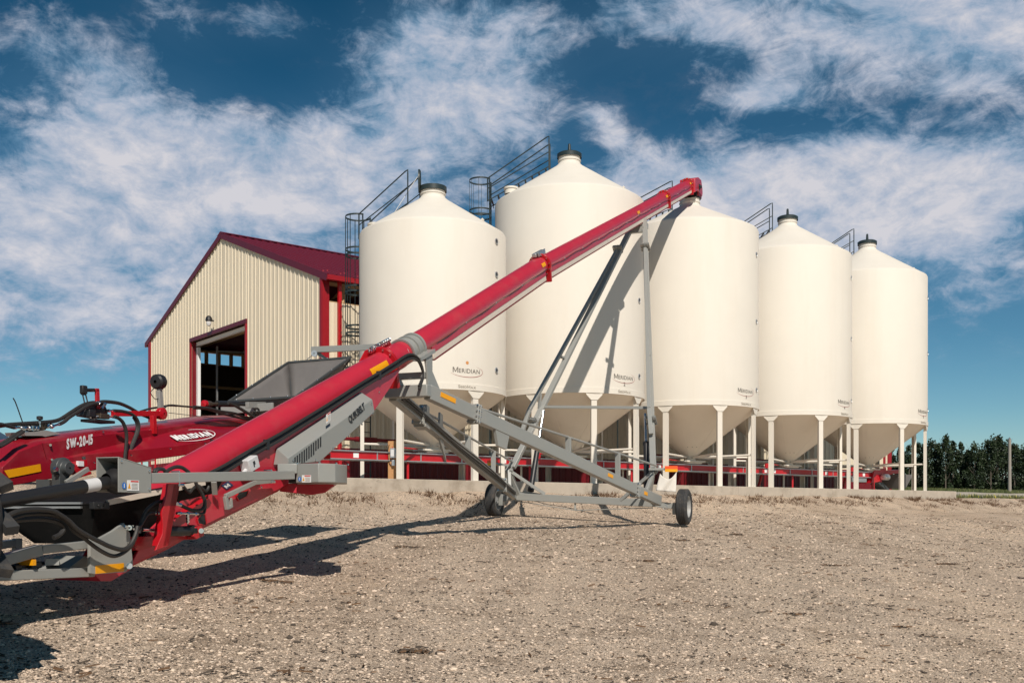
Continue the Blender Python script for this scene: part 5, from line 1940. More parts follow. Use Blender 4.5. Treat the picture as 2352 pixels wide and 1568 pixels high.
# boom over the hopper
bm0, bm1 = at((716, 803), 14.7), at((884, 796), 14.2)
part('boom', lambda mb: (mb.beam(bm0, bm1, .05, .085), mb.beam(bm0 + UP * .02, bm0 + Vector((.22, 0, -.15)), .05, .05)), M['grey'], CV, bevel=.004)
part('winch_pulley', lambda mb: mb.rev(at((722, 812), 14.65), [(.01, -.02), (.045, -.02), (.045, .02), (.01, .02)], 14, axis=(0, 1, 0)), M['galv'], CV)
part('winch_cable', lambda mb: (mb.tube([at((728, 812), 14.65), RH[1] + (RH[2] - RH[1]) * .45 + UP * .03], .008, 6), mb.tube([RH[1].lerp(RH[2], .3) + UP * .02, at((722, 812), 14.65)], .006, 6)), M['galv'], CV)
part('tank_hose', lambda mb: mb.tube([at((780, 826), 14.8), at((850, 828), 14.9)], .006, 5), M['black'], CV)

# valves and hoses over the swing conveyor
WV = -1.5
part('manifold', lambda mb: mb.prism([pl('A', x, y, WV) for x, y in ((480, 770), (560, 730), (770, 720), (775, 830), (690, 850), (500, 850))], -RV * .10), M['brown'], CV, bevel=.004)
part('manifold_mount', lambda mb: mb.prism([pl('A', x, y, WV + .1) for x, y in ((400, 870), (660, 860), (780, 840), (1020, 890), (760, 945), (700, 930), (430, 930))], -RV * .25 - UP * .0), M['grey'], CV)
def fit_a(mb):
    for (x0, y0, x1, y1, r_) in ((240, 790, 380, 795, .018), (390, 800, 510, 800, .024), (560, 800, 615, 805, .03), (775, 770, 870, 770, .026), (870, 770, 1010, 730, .018), (665, 700, 665, 770, .012), (1520, 610, 1640, 605, .018), (1800, 610, 1915, 610, .02), (1810, 510, 1915, 510, .018), (1700, 470, 1760, 395, .02), (1600, 380, 1660, 370, .02)):
        a, b = pl('A', x0, y0, WV + .03), pl('A', x1, y1, WV + .03)
        def one(mb):
            mb.tube([a, b], r_ * .62, 10)
            for f in (.1, .9):
                c = a.lerp(b, f)
                dd = (b - a).normalized()
                mb.tube([c - dd * .012, c + dd * .012], r_, 6)
        part('hose_fitting', one, M['chrome'], CV)
fit_a(None)
part('knob', lambda mb: (mb.tube([pl('A', 665, 700, WV), pl('A', 665, 625, WV)], .008, 8), mb.rev(pl('A', 665, 640, WV), [(.01, -.02), (.03, -.01), (.03, .02), (.01, .025)], 12)), M['black'], CV)
part('valve_block', lambda mb: (mb.prism([pl('A', x, y, WV) for x, y in ((1440, 470), (1560, 400), (1750, 390), (1810, 520), (1800, 640), (1640, 640), (1420, 600), (1420, 520))], -RV * .12), mb.box(pl('A', 1480, 560, WV), .09, .12, .08, EV, RV), mb.box(pl('A', 1640, 690, WV), .3, .2, .03, EV, RV)), M['black'], CV, bevel=.006)
part('valve_block', lambda mb: mb.box(pl('A', 1720, 605, WV + .03), .13, .07, .055, EV, RV), M['brown'], CV, bevel=.004)
part('valve_lever', lambda mb: (mb.beam(pl('A', 1635, 480, WV), pl('A', 1625, 150, WV), .03, .045, up=EV), mb.beam(pl('A', 1645, 165, WV), pl('A', 1580, 165, WV), .03, .035)), M['redb'], CV, bevel=.003)
part('lever_grip', lambda mb: (mb.tube([pl('A', 1585, 167, WV), pl('A', 1440, 167, WV)], .020, 12), mb.box(pl('A', 1400, 160, WV), .07, .05, .09, EV, RV), mb.box(pl('A', 1395, 210, WV), .05, .04, .05, EV, RV)), M['black'], CV, bevel=.01)
part('control_rod', lambda mb: (mb.tube([pl('A', 1380, 220, WV), pl('A', 1415, 375, WV)], .008, 6), mb.tube([pl('A', 1430, 220, WV), pl('A', 1465, 360, WV)], .008, 6)), M['dgrey'], CV)
part('antenna', lambda mb: mb.tube([pl('A', 380, 710, WV), pl('A', 300, 480, WV), pl('A', 255, 360, WV), pl('A', 220, 300, WV)], .006, 6), M['black'], CV)
AZ = [([(-60, 770), (0, 765), (150, 745), (400, 728), (600, 715), (850, 695), (980, 665), (1080, 610), (1200, 530), (1380, 420), (1520, 380), (1620, 375), (1740, 360), (1880, 368), (2020, 395), (2180, 465), (2345, 560), (2480, 600)], WV + .0, .020),
      ([(1010, 730), (1080, 690), (1160, 620), (1290, 540), (1430, 450), (1560, 395), (1640, 400)], WV + .04, .020),
      ([(1915, 510), (2050, 520), (2180, 555), (2270, 620), (2320, 720), (2320, 840), (2270, 980), (2200, 1150), (2150, 1320)], WV + .35, .017),
      ([(1915, 610), (1990, 640), (2060, 710), (2105, 830), (2120, 960), (2110, 1120), (2090, 1320)], WV + .38, .019),
      ([(2230, 620), (2290, 740), (2270, 900), (2200, 1080), (2130, 1320)], WV + .33, .014),
      ([(370, 850), (250, 920), (120, 1010), (0, 1085), (-80, 1130)], WV + .25, .020),
      ([(400, 860), (280, 940), (140, 1040), (0, 1120)], WV + .28, .014),
      ([(-40, 735), (40, 740), (120, 765), (240, 795)], WV + .05, .017)]
for ps, w_, r_ in AZ:
    part('hose', lambda mb: mb.hose([pl('A', x, y, w_) for x, y in ps], r_, 8, 5), M['hose'], CV)
CZ = [([(-60, 560), (60, 600), (180, 640), (330, 620), (420, 560), (400, 480), (480, 420), (700, 435), (880, 450)], WV, .012),
      ([(0, 525), (150, 480), (300, 455), (480, 425), (620, 430)], WV - .1, .012),
      ([(900, 470), (1100, 480), (1300, 540), (1500, 590), (1700, 640), (1900, 690), (2050, 740)], -1.2, .014),
      ([(900, 445), (1150, 470), (1350, 520), (1600, 560), (1800, 640), (2000, 700)], -1.15, .016),
      ([(1480, 380), (1600, 430), (1750, 520), (1900, 610), (2060, 700)], -1.1, .020),
      ([(1900, 470), (1930, 500), (1910, 540)], -1.1, .014), ([(1960, 470), (1990, 500), (1970, 540)], -1.1, .014)]
for ps, w_, r_ in CZ:
    part('hose', lambda mb: mb.hose([pl('C', x, y, w_) for x, y in ps], r_, 8, 5), M['hose'], CV)
# fold cylinder with red cap
part('fold_cylinder', lambda mb: (mb.tube([pl('C', 1290, 395, -1.25), pl('C', 1640, 400, -1.25)], .038, 18), mb.tube([pl('C', 1640, 400, -1.25), pl('C', 1780, 405, -1.25)], .024, 12)), M['black'], CV)
part('fold_cylinder', lambda mb: (mb.tube([pl('C', 1110, 400, -1.25), pl('C', 1290, 400, -1.25)], .022, 12), mb.rev(pl('C', 1150, 400, -1.25), [(.01, -.04), (.04, -.03), (.04, .03), (.01, .04)], 14, axis=EV)), M['brown'], CV)
part('red_cap', lambda mb: mb.rev(pl('C', 1080, 395, -1.25), [(.005, -.03), (.042, -.02), (.045, .02), (.02, .03)], 16, axis=EV), M['redb'], CV)
# stay wire, red post, round work lamp on its bracket
part('stay_wire', lambda mb: mb.tube([pl('C', 480, 545, -1.3), pl('C', 1950, 715, -1.1)], .004, 5), M['dgrey'], CV)
part('hose_rack', lambda mb: (mb.beam(pl('A', 1890, 560, -1.45), pl('C', 390, 560, -1.45), .06, .06), mb.beam(pl('C', 220, 590, -1.25), pl('C', 230, 900, -1.25), .05, .06, up=EV), mb.rev(pl('C', 360, 560, -1.45), [(.01, -.04), (.07, -.03), (.07, .03), (.01, .04)], 14, axis=RV)), M['redb'], CV, bevel=.004)
LW = -1.55
lpst = part('lamp_post', lambda mb: (mb.beam(pl('C', 350, 500, LW), pl('C', 320, 170, LW), .05, .06, up=EV), mb.tube([pl('C', 320, 170, LW), pl('C', 320, 110, LW)], .03, 10), mb.tube([pl('C', 310, 170, LW), pl('C', 370, 140, LW)], .018, 8)), M['grey'], CV, bevel=.004)
lpc = pl('1', 1035, 140, LW)
part('work_lamp', lambda mb: mb.rev(lpc + Vector((0, .02, 0)), [(.02, -.075), (.07, -.07), (.088, -.05), (.092, .0), (.085, .04), (.05, .07), (.01, .078)], 26, axis=Vector((.3, 1, .1))), M['black'], lpst)
part('lamp_wire', lambda mb: mb.hose([pl('C', 260, 120, LW), pl('C', 190, 180, LW), pl('C', 190, 240, LW), pl('C', 260, 320, LW), pl('C', 330, 300, LW), pl('C', 350, 380, LW)], .005, 6), M['black'], lpst)
# bearing block and red lever beside the swing boot
WB = -.95
part('bearing_block', lambda mb: (mb.rev(pl('1', 405, 705, WB), [(.01, -.05), (.10, -.05), (.105, .03), (.07, .05), (.06, .10), (.01, .10)], 22, axis=RV), mb.prism([pl('1', x, y, WB) for x, y in ((340, 700), (380, 670), (440, 700), (440, 745), (380, 760), (345, 735))], RV * .04), mb.box(pl('1', 395, 775, WB), .12, .1, .2, EV, RV)), M['dgrey'], CV, bevel=.005)
part('bolt', lambda mb: (mb.rev(pl('1', 357, 712, WB + .05), [(.024, 0), (.02, .03), (.001, .03)], 8, axis=RV), mb.rev(pl('1', 458, 690, WB + .05), [(.026, 0), (.022, .04), (.001, .04)], 8, axis=RV)), M['chrome'], CV)
part('gear_lever', lambda mb: (mb.beam(pl('1', 470, 690, WB), pl('1', 560, 670, WB), .05, .07), mb.box(pl('1', 480, 715, WB), .12, .08, .1, EV, RV), mb.beam(pl('1', 500, 760, WB), pl('1', 590, 735, WB), .03, .03)), M['redb'], CV, bevel=.004)
part('white_label', lambda mb: mb.box(pl('1', 523, 675, WB + .04), .07, .03, .05, EV, RV), M['white'], CV)
part('gear_lever', lambda mb: (mb.beam(pl('1', 430, 800, WB + .1), pl('1', 575, 710, WB + .1), .03, .045), ), M['grey'], CV, bevel=.003)
part('gear_lever', lambda mb: mb.tube([pl('1', 545, 630, WB), pl('1', 558, 690, WB)], .018, 10), M['dgrey'], CV)
part('mounting_leg', lambda mb: mb.beam(pl('1', 300, 780, WB - .2), pl('1', 300, 850, WB - .2), .13, .13), M['dgrey'], CV)

# ================================================================== cloth hanging from the warning board
def cloth(mb):
    tl, tr = at((1516, 1087), 21.50), at((1554, 1083), 21.50)
    bl, br = at((1507, 1126), 21.50), at((1552, 1130), 21.50)
    N = 14
    vs, fs = [], []
    for r_ in range(N + 1):
        for c_ in range(N + 1):
            u_, v_ = c_ / N, r_ / N
            p = tl.lerp(tr, u_).lerp(bl.lerp(br, u_), v_)
            sag = math.sin(math.pi * u_) * .14 * (1 - v_) ** 1.5
            p = p - UP * sag + Vector((0, .03 * math.sin(u_ * 9 + v_ * 3) * (0.3 + v_ * .7) - .03 * math.sin(math.pi * u_) * (1 - v_), 0))
            vs.append(p)
    for r_ in range(N):
        for c_ in range(N):
            k = r_ * (N + 1) + c_
            fs.append((k, k + 1, k + N + 2, k + N + 1))
    mb.add(vs, fs)
mb = MB()
cloth(mb)
clo = build('cloth_bag', mb, M['cloth'])
s_ = clo.modifiers.new('thick', 'SOLIDIFY')
s_.thickness = .01
tag(clo, 'white cloth bag hanging under the orange and amber board by the right wheel', 'cloth bag')

# ================================================================== tractor (mostly out of frame, its tyre lugs and shadow show)
TA = -3.10
ET, RT = Vector((.6, .8, 0)), Vector((.8, -.6, 0))      # tractor stands turned: its tail axis, and the side nearer the yard
T0 = Vector((-4.45, 5.90, 0))
TGZ = gz(T0.x, T0.y)
def tw(a, w, z):
    return Vector((T0.x, T0.y, TGZ + z)) + ET * (a - TA) + RT * w
TR_ = thing('farm_tractor', 'green farm tractor hitched to the field conveyor, only its rear tyre lugs in view', 'tractor', tw(TA, 0, 0))
for w_ in (1.1, -1.1):
    c = tw(TA, w_, .90)
    hub = part('rear_wheel', lambda mb: mb.rev(c, [(.01, -.16), (.2, -.15), (.45, .0), (.5, .2), (.52, .2), (.52, -.2), (.5, -.2), (.43, -.05), (.2, .05), (.01, .08)], 36, axis=RT), M['wheelyellow'], TR_)
    part('tyre', lambda mb: mb.rev(c, [(.5, -.2), (.62, -.25), (.78, -.25), (.83, -.2), (.83, .2), (.78, .25), (.62, .25), (.5, .2)], 48, axis=RT), M['rubber'], hub)
    def lug(mb):
        for k in range(22):
            for s2 in (-1, 1):
                t0 = 2 * math.pi * (k + (.5 if s2 > 0 else 0)) / 22
                def rp_(t_, w2, r_):
                    return c + RT * w2 + (ET * math.cos(t_) + UP * math.sin(t_)) * r_
                p0_, p1_ = rp_(t0, 0, .865), rp_(t0 - .16, s2 * .235, .865)
                mb.beam(p0_, p1_, .055, .075, up=(p0_ - c).normalized())
    part('tyre_lug', lug, M['rubber'], hub)
    part('front_wheel', lambda mb: mb.rev(tw(TA - 2.5, w_ * .85, .62), [(.01, -.1), (.3, -.12), (.4, -.15), (.6, -.15), (.62, 0), (.6, .15), (.4, .15), (.3, .12), (.01, .1)], 32, axis=RT), M['rubber'], TR_)
    part('fender', lambda mb: mb.prism([tw(TA + .70, w_ - .30, 1.35), tw(TA + .55, w_ - .30, 1.75), tw(TA, w_ - .30, 1.92), tw(TA - .6, w_ - .30, 1.75), tw(TA - .6, w_ - .30, 1.65), tw(TA, w_ - .30, 1.83), tw(TA + .5, w_ - .30, 1.66), tw(TA + .68, w_ - .30, 1.33)], RT * .62), M['green'], TR_, bevel=.01)
part('hood', lambda mb: mb.prism([tw(TA - .9, -.38, .8), tw(TA - .9, -.38, 1.65), tw(TA - 2.6, -.38, 1.5), tw(TA - 3.1, -.38, 1.25), tw(TA - 3.15, -.38, .7)], RT * .76), M['green'], TR_, bevel=.05)
part('chassis', lambda mb: mb.beam(tw(TA + .35, 0, .75), tw(TA - 2.6, 0, .65), .42, .4), M['dgrey'], TR_)
part('drawbar', lambda mb: (mb.beam(tw(TA + .3, 0, .42), PL((-60, 1314), .05) - UP * .02, .09, .05),), M['dgrey'], TR_)
part('hitch_arm', lambda mb: (mb.beam(tw(TA + .2, .35, .7), tw(TA + 1.0, .42, .55), .06, .08), mb.beam(tw(TA + .2, -.35, .7), tw(TA + 1.0, -.42, .55), .06, .08)), M['dgrey'], TR_)
part('cab_roof', lambda mb: mb.box(tw(TA - .15, 0, 3.05), 1.8, 2.3, .22, ET, RT), M['green'], TR_, bevel=.08)
part('cab_base', lambda mb: mb.box(tw(TA - .15, 0, 1.35), 1.45, 1.6, .60, ET, RT), M['green'], TR_, bevel=.03)
for a_, w_ in ((.55, .92), (.55, -.92), (-.9, .92), (-.9, -.92), (-.15, .96), (-.15, -.96)):
    part('cab_post', lambda mb: mb.beam(tw(TA + a_, w_ * .98, 1.55), tw(TA + a_, w_, 2.98), .07, .09, up=ET), M['black'], TR_)
for w_ in (.94, -.94):
    part('side_window', lambda mb: mb.prism([tw(TA + .5, w_, 1.65), tw(TA - .85, w_, 1.65), tw(TA - .85, w_, 2.95), tw(TA + .5, w_, 2.95)], RT * .008), M['cabglass'], TR_)
part('rear_window', lambda mb: mb.prism([tw(TA + .56, -.88, 1.7), tw(TA + .56, .88, 1.7), tw(TA + .56, .88, 2.95), tw(TA + .56, -.88, 2.95)], ET * .008), M['cabglass'], TR_)
part('windscreen', lambda mb: mb.prism([tw(TA - .9, -.88, 1.7), tw(TA - .9, .88, 1.7), tw(TA - .9, .88, 2.95), tw(TA - .9, -.88, 2.95)], ET * .008), M['cabglass'], TR_)
part('seat', lambda mb: (mb.box(tw(TA - .1, 0, 1.75), .5, .5, .15, ET, RT), mb.box(tw(TA + .18, 0, 2.1), .12, .48, .6, ET, RT)), M['black'], TR_, bevel=.04)
part('exhaust', lambda mb: mb.tube([tw(TA - 1.05, .42, 1.6), tw(TA - 1.05, .42, 2.9)], .05, 12), M['black'], TR_)

# ================================================================== red car parked beyond the yard on the left
cc_ = at((10, 1090), 25.0)
cg = gz(cc_.x, cc_.y)
CR = thing('parked_car', 'red car with dark glass parked beyond the conveyor at the far left', 'car', (cc_.x - 1.6, cc_.y, cg))
cr0 = Vector((cc_.x - 1.75, cc_.y, cg))
def car_body(mb):
    prof = [(-2.2, .35), (-2.25, .75), (-1.9, .95), (-.9, 1.02), (-.35, 1.40), (1.0, 1.48), (1.75, 1.05), (2.15, .95), (2.2, .4), (1.75, .28), (-1.8, .28)]
    mb.prism([cr0 + Vector((x, -.85, z)) for x, z in prof], (0, 1.7, 0))
part('body', car_body, M['redb'], CR, bevel=.05)
part('side_window', lambda mb: mb.prism([cr0 + Vector((x, -.862, z)) for x, z in ((-.75, 1.03), (-.28, 1.36), (.95, 1.42), (1.45, 1.08))], (0, .01, 0)), M['carglass'], CR)
part('windscreen', lambda mb: mb.prism([cr0 + Vector((x, -.7, z)) for x, z in ((1.06, 1.475), (1.72, 1.09), (1.75, 1.10), (1.09, 1.49))], (0, 1.4, 0)), M['carglass'], CR)
for x in (-1.35, 1.4):
    for y in (-.78, .78):
        part('wheel', lambda mb: mb.rev(cr0 + Vector((x, y, .32)), [(.01, -.09), (.2, -.1), (.31, -.1), (.32, 0), (.31, .1), (.2, .1), (.01, .09)], 24, axis=(0, 1, 0)), M['rubber'], CR)
for y in (-.6, .6):
    part('headlight', lambda mb: mb.box(cr0 + Vector((2.17, y, .8)), .06, .3, .14), M['white'], CR, bevel=.02)

# bright red gate frame by the barn doorway
gc = bp(12.2, -1.0, 0)
GT = thing('steel_gate', 'bright red tubular gate frame standing in front of the barn wainscot', 'gate', (gc.x, gc.y, gz(gc.x, gc.y)))
gzz = gz(gc.x, gc.y) + .02
for h_ in (.15, .55, .95):
    part('rail', lambda mb: mb.tube([Vector((gc.x, gc.y, gzz + h_)), Vector((gc.x, gc.y, gzz + h_)) + GV * 3.2], .03, 10), M['redb'], GT)
for s2 in (0, 1.6, 3.2):
    part('post', lambda mb: mb.tube([Vector((gc.x, gc.y, gzz - .05)) + GV * s2, Vector((gc.x, gc.y, gzz + 1.0)) + GV * s2], .035, 10), M['redb'], GT)

# ================================================================== utility pole
pp = at((2319, 1137), 95)
pz = gz(pp.x, pp.y)
UPo = thing('utility_pole', 'thin pale wooden pole standing in the grass before the treeline', 'pole', (pp.x, pp.y, pz))
part('shaft', lambda mb: mb.tube([(pp.x, pp.y, pz - .2), (pp.x, pp.y, pz + 5.0)], [.17, .13], 12), M['pole'], UPo)
part('cap', lambda mb: mb.tube([(pp.x, pp.y, pz + 5.0), (pp.x, pp.y, pz + 5.12)], [.15, .05], 10), M['galv'], UPo)

# ================================================================== trees
def tree_mesh(seed, H, Wd):
    r_ = np.random.default_rng(seed)
    nclump = 46
    vs, fs = [], []
    for c_ in range(nclump):
        zf = r_.random() ** .85
        z = H * (.06 + .90 * zf)
        rad = Wd * (.30 + .70 * math.sin(math.pi * min(1, .18 + .80 * zf)) ** .8) * (.50 if zf > .9 else 1)
        an = r_.random() * 2 * math.pi
        rr = rad * math.sqrt(r_.random())
        cx_, cy_ = rr * math.cos(an), rr * math.sin(an)
        cr = (.45 + .55 * r_.random()) * Wd * .42
        n = 60
        dirs = r_.normal(size=(n, 3))
        dirs /= np.linalg.norm(dirs, axis=1)[:, None]
        pos = dirs * (cr * r_.random(n)[:, None] ** .45) * np.array([1, 1, 1.5]) + np.array([cx_, cy_, z])
        for p in pos:
            if p[2] < .1:
                continue
            a = r_.normal(size=3)
            a /= np.linalg.norm(a)
            b = np.cross(a, r_.normal(size=3))
            b /= np.linalg.norm(b)
            s_ = .11 + .15 * r_.random()
            o = len(vs)
            vs += [p - a * s_ - b * s_ * .5, p + a * s_ * .2 - b * s_ * .9, p + a * s_ + b * s_ * .4, p - a * s_ * .1 + b * s_ * .8]
            fs.append((o, o + 1, o + 2, o + 3))
    return np.array(vs), np.array(fs)


def trunk_mb(seed, H, Wd):
    r_ = random.Random(seed)
    mb = MB()
    mb.tube([(0, 0, -.3), (.05, .02, H * .3), (-.05, .05, H * .6), (.02, 0, H * .9)], [.20, .16, .10, .03], 8)
    for k in range(9):
        z = H * (.12 + .08 * k)
        a = r_.random() * 6.28
        l_ = Wd * (.6 + .4 * r_.random())
        mb.tube([(0, 0, z), (math.cos(a) * l_ * .5, math.sin(a) * l_ * .5, z + l_ * .5), (math.cos(a) * l_ * .8, math.sin(a) * l_ * .8, z + l_ * 1.1)], [.06, .04, .015], 6)
    return mb


VAR = []
for i, (H, Wd) in enumerate(((10.5, 1.9), (11.6, 2.2), (9.4, 1.7), (12.2, 2.9), (10.0, 2.6))):
    tr = bpy.data.objects.new('poplar_tree', None)
    COL.objects.link(tr)
    tk = build('trunk', trunk_mb(i, H, Wd), M['bark'], None)
    tk.parent = tr
    v_, f_ = tree_mesh(40 + i, H, Wd)
    cr_ = np_mesh('crown', v_, f_, [M['leaf']], smooth=False, parent=tr)
    VAR.append([tr, tk, cr_, H, False])


def clone(o, parent=None):
    c = o.copy()
    COL.objects.link(c)
    if parent:
        c.parent = parent
    return c


TREES = [(2049, 1020, 0), (2068, 1030, 2), (2088, 1022, 0), (2108, 1022, 1), (2122, 1010, 0), (2140, 1017, 4), (2152, 1012, 0), (2172, 1009, 1), (2189, 1024, 2),
         (2205, 1017, 0), (2222, 1034, 2), (2238, 1030, 4), (2255, 1020, 3), (2276, 1012, 3), (2292, 1007, 1), (2310, 1012, 3), (2330, 1015, 1), (2347, 1020, 3),
         (2370, 1014, 1), (2395, 1020, 3), (2420, 1016, 0), (2450, 1010, 1), (2480, 1020, 3), (2510, 1014, 4), (2540, 1018, 1), (2030, 1026, 1), (2010, 1030, 4), (1985, 1026, 0), (1960, 1030, 3)]
LOOKS = ['slim dark poplar', 'tall dark poplar', 'short dark poplar', 'broad bushy dark poplar', 'rounded dark poplar']
for i, (px, top, vi) in enumerate(TREES):
    Z = 200 + rng.uniform(-6, 8)
    x, y = (px - 1176) / F * Z, Z
    z0 = gz(x, y)
    Hneed = EYE + (1170 - top) / F * Z - z0
    src = VAR[vi]
    if not src[4]:
        t, src[4] = src[0], True
    else:
        t = clone(src[0])
        clone(src[1], t)
        clone(src[2], t)
    s_ = Hneed / src[3] * 1.02
    t.location = (x, y, z0 - .1)
    t.scale = (s_ * rng.uniform(.78, 1.08), s_ * rng.uniform(.8, 1.1), s_ * rng.uniform(.90, 1.10))
    t.rotation_euler = (0, 0, rng.uniform(0, 6.28))
    allx = sorted(t3[0] for t3 in TREES)
    lf = sum(1 for x3 in allx if px < x3 < 2319) + 1
    rt = sum(1 for x3 in allx if 2319 < x3 < px) + 1
    ORD = ['first', 'second', 'third', 'fourth', 'fifth', 'sixth', 'seventh', 'eighth', 'ninth', 'tenth', 'eleventh', 'twelfth', 'thirteenth', 'fourteenth', 'fifteenth', 'sixteenth', 'seventeenth', 'eighteenth', 'nineteenth', 'twentieth', 'twenty-first']
    lab = LOOKS[vi] + ', ' + (ORD[lf - 1] + ' tree left of the pale pole' if px < 2319 else ORD[rt - 1] + ' tree right of the pale pole')
    tag(t, lab, 'tree', 'dark poplars in the treeline beyond the field')

# undergrowth mass closing the foot of the treeline
def leafmass(name, xs0, xs1, y0, y1, n, h0, h1, s0, s1, m, label):
    x = rng.uniform(xs0, xs1, n)
    y = rng.uniform(y0, y1, n)
    z = EYE + hd(x, y) + rng.uniform(h0, h1, n) * (.6 + .8 * (vnoise(x, y, 5, 77) + .5))
    a = rng.normal(size=(n, 3))
    a /= np.linalg.norm(a, axis=1)[:, None]
    b = np.cross(a, rng.normal(size=(n, 3)))
    b /= np.linalg.norm(b, axis=1)[:, None]
    s_ = rng.uniform(s0, s1, n)[:, None]
    p = np.stack([x, y, z], 1)
    v = np.stack([p - a * s_, p - b * s_ * .7, p + a * s_, p + b * s_ * .7], 1).reshape(-1, 3)
    f = np.arange(n * 4).reshape(-1, 4)
    return tag(np_mesh(name, v, f, [m], smooth=False), label, kind='stuff')


leafmass('undergrowth', 62, 128, 206, 214, 5500, .5, 5.5, .25, .5, M['leaf'], 'dark foliage mass of the second tree row')
leafmass('undergrowth', 62, 125, 198, 212, 15000, -.1, 1.8, .18, .4, M['leaf'], 'dark undergrowth filling the foot of the treeline')


# ================================================================== grass tufts, weeds, pebbles
def blades(name, X, Y, h0, h1, wd, lean, mats, mi, label):
    n = len(X)
    Z = ground_z(X, Y) - .01
    ang = rng.uniform(0, 2 * math.pi, n)
    h = rng.uniform(h0, h1, n)
    le = rng.uniform(0, lean, n) * h
    la = rng.uniform(0, 2 * math.pi, n)
    p = np.stack([X, Y, Z], 1)
    sd_ = np.stack([np.cos(ang), np.sin(ang), np.zeros(n)], 1) * (wd * rng.uniform(.6, 1.3, n))[:, None]
    tip = p + np.stack([np.cos(la) * le, np.sin(la) * le, h], 1)
    v = np.stack([p - sd_, p + sd_, tip], 1).reshape(-1, 3)
    f = np.arange(n * 3).reshape(-1, 3)
    return tag(np_mesh(name, v, f, mats, mi, smooth=False), label, kind='stuff')


n = 60000
u_, d_ = 41.5 + rng.random(n) ** 1.5 * 120, 23.2 + rng.random(n) ** 1.4 * 60
keep = ~((d_ > 28.0) & (d_ < 34.2)) & ~((d_ > 24.4) & (d_ < 26.1) & (u_ < 49.6)) & (vnoise(u_, d_, 3.0, 12) > -.28)
u_, d_ = u_[keep], d_[keep]
X, Y = uv2xy(u_, d_)
blades('grass', X, Y, .06, .30, .03, .5, [M['grassblade']], None, 'tall dry green grass beyond the right end of the slab')
n = 260
u_, d_ = 44 + rng.random(n) * 16, 25.2 + rng.random(n) * 3
X, Y = uv2xy(u_, d_)
blades('yellow_flowers', X, Y, .15, .35, .03, .5, [M['yflower']], None, 'yellow flowering weeds beside the short slab path')

# dry weeds against the slab and scattered over the yard
n = 16000
u_ = rng.uniform(8, 46, n)
d_ = 20.88 - np.abs(rng.normal(0, .75, n)) - .02
dn = vnoise(u_, d_, .8, 21) + vnoise(u_, d_, .25, 22)
k_ = dn > .18
X, Y = uv2xy(u_[k_], d_[k_])
blades('dry_weeds', X, Y, .02, .18, .011, 1.8, [M['dry']], None, 'dry brown weeds along the foot of the slab')
# dead weed clumps standing along the slab
for (px, py, Zc, hgt, lb) in ((838, 1140, 24.2, .42, 'tallest dead weed clump, standing against the left end of the slab'), (962, 1137, 25.6, .26, 'low dead weed clump below the slab between the hopper and the left wheel'),
                              (1875, 1150, 34.6, .16, 'flat dead weed clump below the slab near the fourth bin'), (2110, 1152, 39.0, .20, 'dead weed clump below the slab under the last bin')):
    c_ = at((px, py), Zc)
    rr = random.Random(px)
    zb = float(ground_z(np.array([c_.x]), np.array([c_.y]))[0])
    mb = MB()
    for k in range(46):
        a_ = rr.uniform(0, 6.28)
        l_ = hgt * rr.uniform(.4, 1.0)
        dx, dy = math.cos(a_), math.sin(a_)
        b0 = Vector((c_.x + dx * rr.uniform(0, .10), c_.y + dy * rr.uniform(0, .08), zb - .02))
        sp3 = rr.uniform(.2, .9)
        mb.tube([b0, b0 + Vector((dx * sp3 * l_ * .4, dy * sp3 * l_ * .4, l_ * .6)), b0 + Vector((dx * sp3 * l_, dy * sp3 * l_, l_ * rr.uniform(.6, 1.0)))], [.005, .004, .002], 4)
    tag(build('dead_weed', mb, M['dry']), lb, 'weed', 'dead weed clumps along the slab')
# wind-blown straw and twig litter
cl_n = 900
cX = rng.uniform(-9, 24, cl_n)
cY = 6.0 + rng.random(cl_n) ** 1.2 * 32
ok = (.7826 * cY - .6227 * cX) < 20.6
cX, cY = cX[ok], cY[ok]
LX, LY, LS = [], [], []
for x, y in zip(cX, cY):
    big_ = rng.random() < .06
    m_ = int(rng.integers(14, 46)) if big_ else int(rng.integers(2, 9))
    sp2 = rng.uniform(.03, .08) if big_ else rng.uniform(.03, .22)
    tt_ = rng.normal(0, 1, m_)
    sk_ = rng.uniform(-.6, .6)
    LX += list(x + tt_ * sp2 * 1.9)
    LY += list(y + rng.normal(0, sp2 * .6, m_) + sk_ * tt_ * sp2)
n = len(LX)
LX, LY = np.array(LX), np.array(LY)
LZ = ground_z(LX, LY) + .012
an = rng.normal(0, 1.2, n)
ln = rng.uniform(.012, .05, n)
w_ = rng.uniform(.003, .009, n)
dxy = np.stack([np.cos(an), np.sin(an), rng.uniform(-.1, .3, n)], 1) * ln[:, None]
pxy = np.stack([-np.sin(an), np.cos(an), np.zeros(n)], 1) * w_[:, None]
p = np.stack([LX, LY, LZ], 1)
up3 = np.array([0, 0, 1]) * w_[:, None] * 1.6
v = np.stack([p - dxy - pxy, p - dxy + pxy, p - dxy + up3, p + dxy - pxy, p + dxy + pxy, p + dxy + up3], 1).reshape(-1, 3)
o_ = (np.arange(n) * 6)[:, None]
f = np.concatenate([o_ + np.array([[0, 3, 5, 2]]), o_ + np.array([[1, 2, 5, 4]])], 0)
tag(np_mesh('straw_litter', v, f, [M['dry'], M['stone_c']], (rng.random(len(f)) > .5).astype(int), smooth=False), 'brown straw and twig litter scattered over the gravel', kind='stuff')

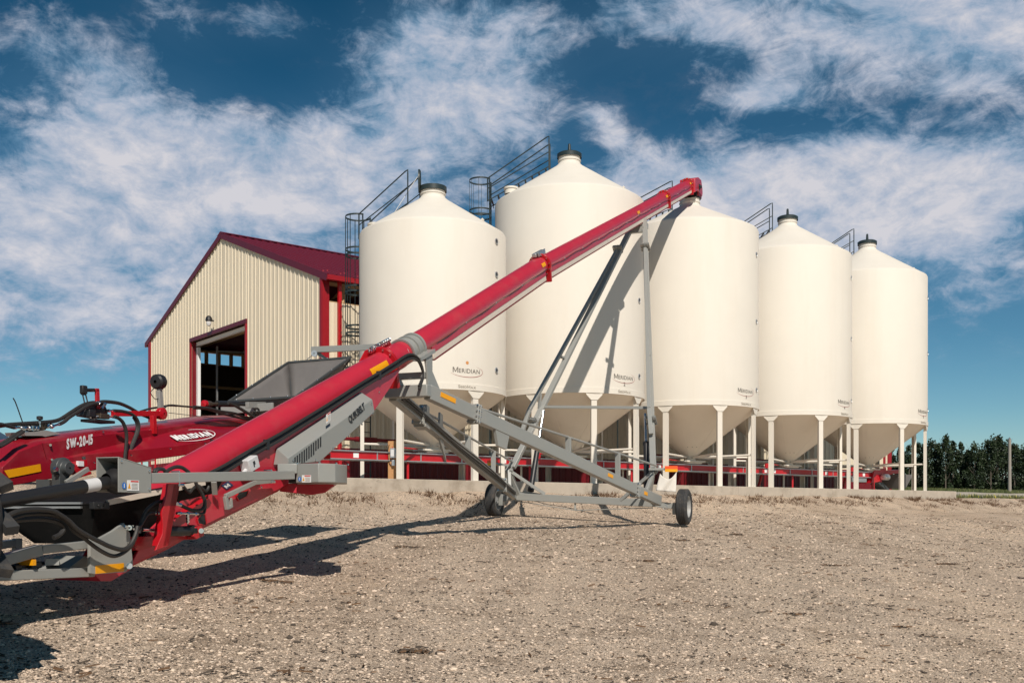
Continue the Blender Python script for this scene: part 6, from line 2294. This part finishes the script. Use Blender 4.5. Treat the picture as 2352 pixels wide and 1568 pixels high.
# loose pebbles: small faceted stones, denser and smaller close by
t_ = (1 + 5 ** .5) / 2
ico = np.array([(-1, t_, 0), (1, t_, 0), (-1, -t_, 0), (1, -t_, 0), (0, -1, t_), (0, 1, t_), (0, -1, -t_), (0, 1, -t_), (t_, 0, -1), (t_, 0, 1), (-t_, 0, -1), (-t_, 0, 1)]) / math.hypot(1, t_)
icf = np.array([(0, 11, 5), (0, 5, 1), (0, 1, 7), (0, 7, 10), (0, 10, 11), (1, 5, 9), (5, 11, 4), (11, 10, 2), (10, 7, 6), (7, 1, 8), (3, 9, 4), (3, 4, 2), (3, 2, 6), (3, 6, 8), (3, 8, 9), (4, 9, 5), (2, 4, 11), (6, 2, 10), (8, 6, 7), (9, 8, 1)])
N = 85000
Yp = 5.8 + rng.random(N) ** 1.7 * 26
Xp = Yp * rng.uniform(-.56, .56, N)
dd = .7826 * Yp - .6227 * Xp
k_ = dd < 20.7
Xp, Yp = Xp[k_], Yp[k_]
N = len(Xp)
sz = rng.lognormal(math.log(.0062), .42, N) * (.8 + Yp * .035)
sz = np.clip(sz, .004, .038)
Zp = ground_z(Xp, Yp) + sz * .15
loc = np.stack([Xp, Yp, Zp], 1)
shape = np.stack([rng.uniform(.8, 1.5, N), rng.uniform(.7, 1.2, N), rng.uniform(.4, .8, N)], 1)
ra = rng.uniform(0, 6.28, N)
V = ico[None] * (1 + rng.normal(0, .12, (N, 12, 1))) * shape[:, None] * sz[:, None, None]
c_, s_ = np.cos(ra)[:, None], np.sin(ra)[:, None]
V = np.stack([V[..., 0] * c_ - V[..., 1] * s_, V[..., 0] * s_ + V[..., 1] * c_, V[..., 2]], -1) + loc[:, None]
Fc = (np.arange(N) * 12)[:, None, None] + icf[None]
mi = np.repeat(rng.choice([0, 1, 2], N, p=[.56, .08, .36]), 20)
tag(np_mesh('loose_gravel', V.reshape(-1, 3), Fc.reshape(-1, 3), [M['stone_a'], M['stone_b'], M['stone_c']], mi, smooth=False), 'loose pebbles scattered over the gravel yard', kind='stuff')
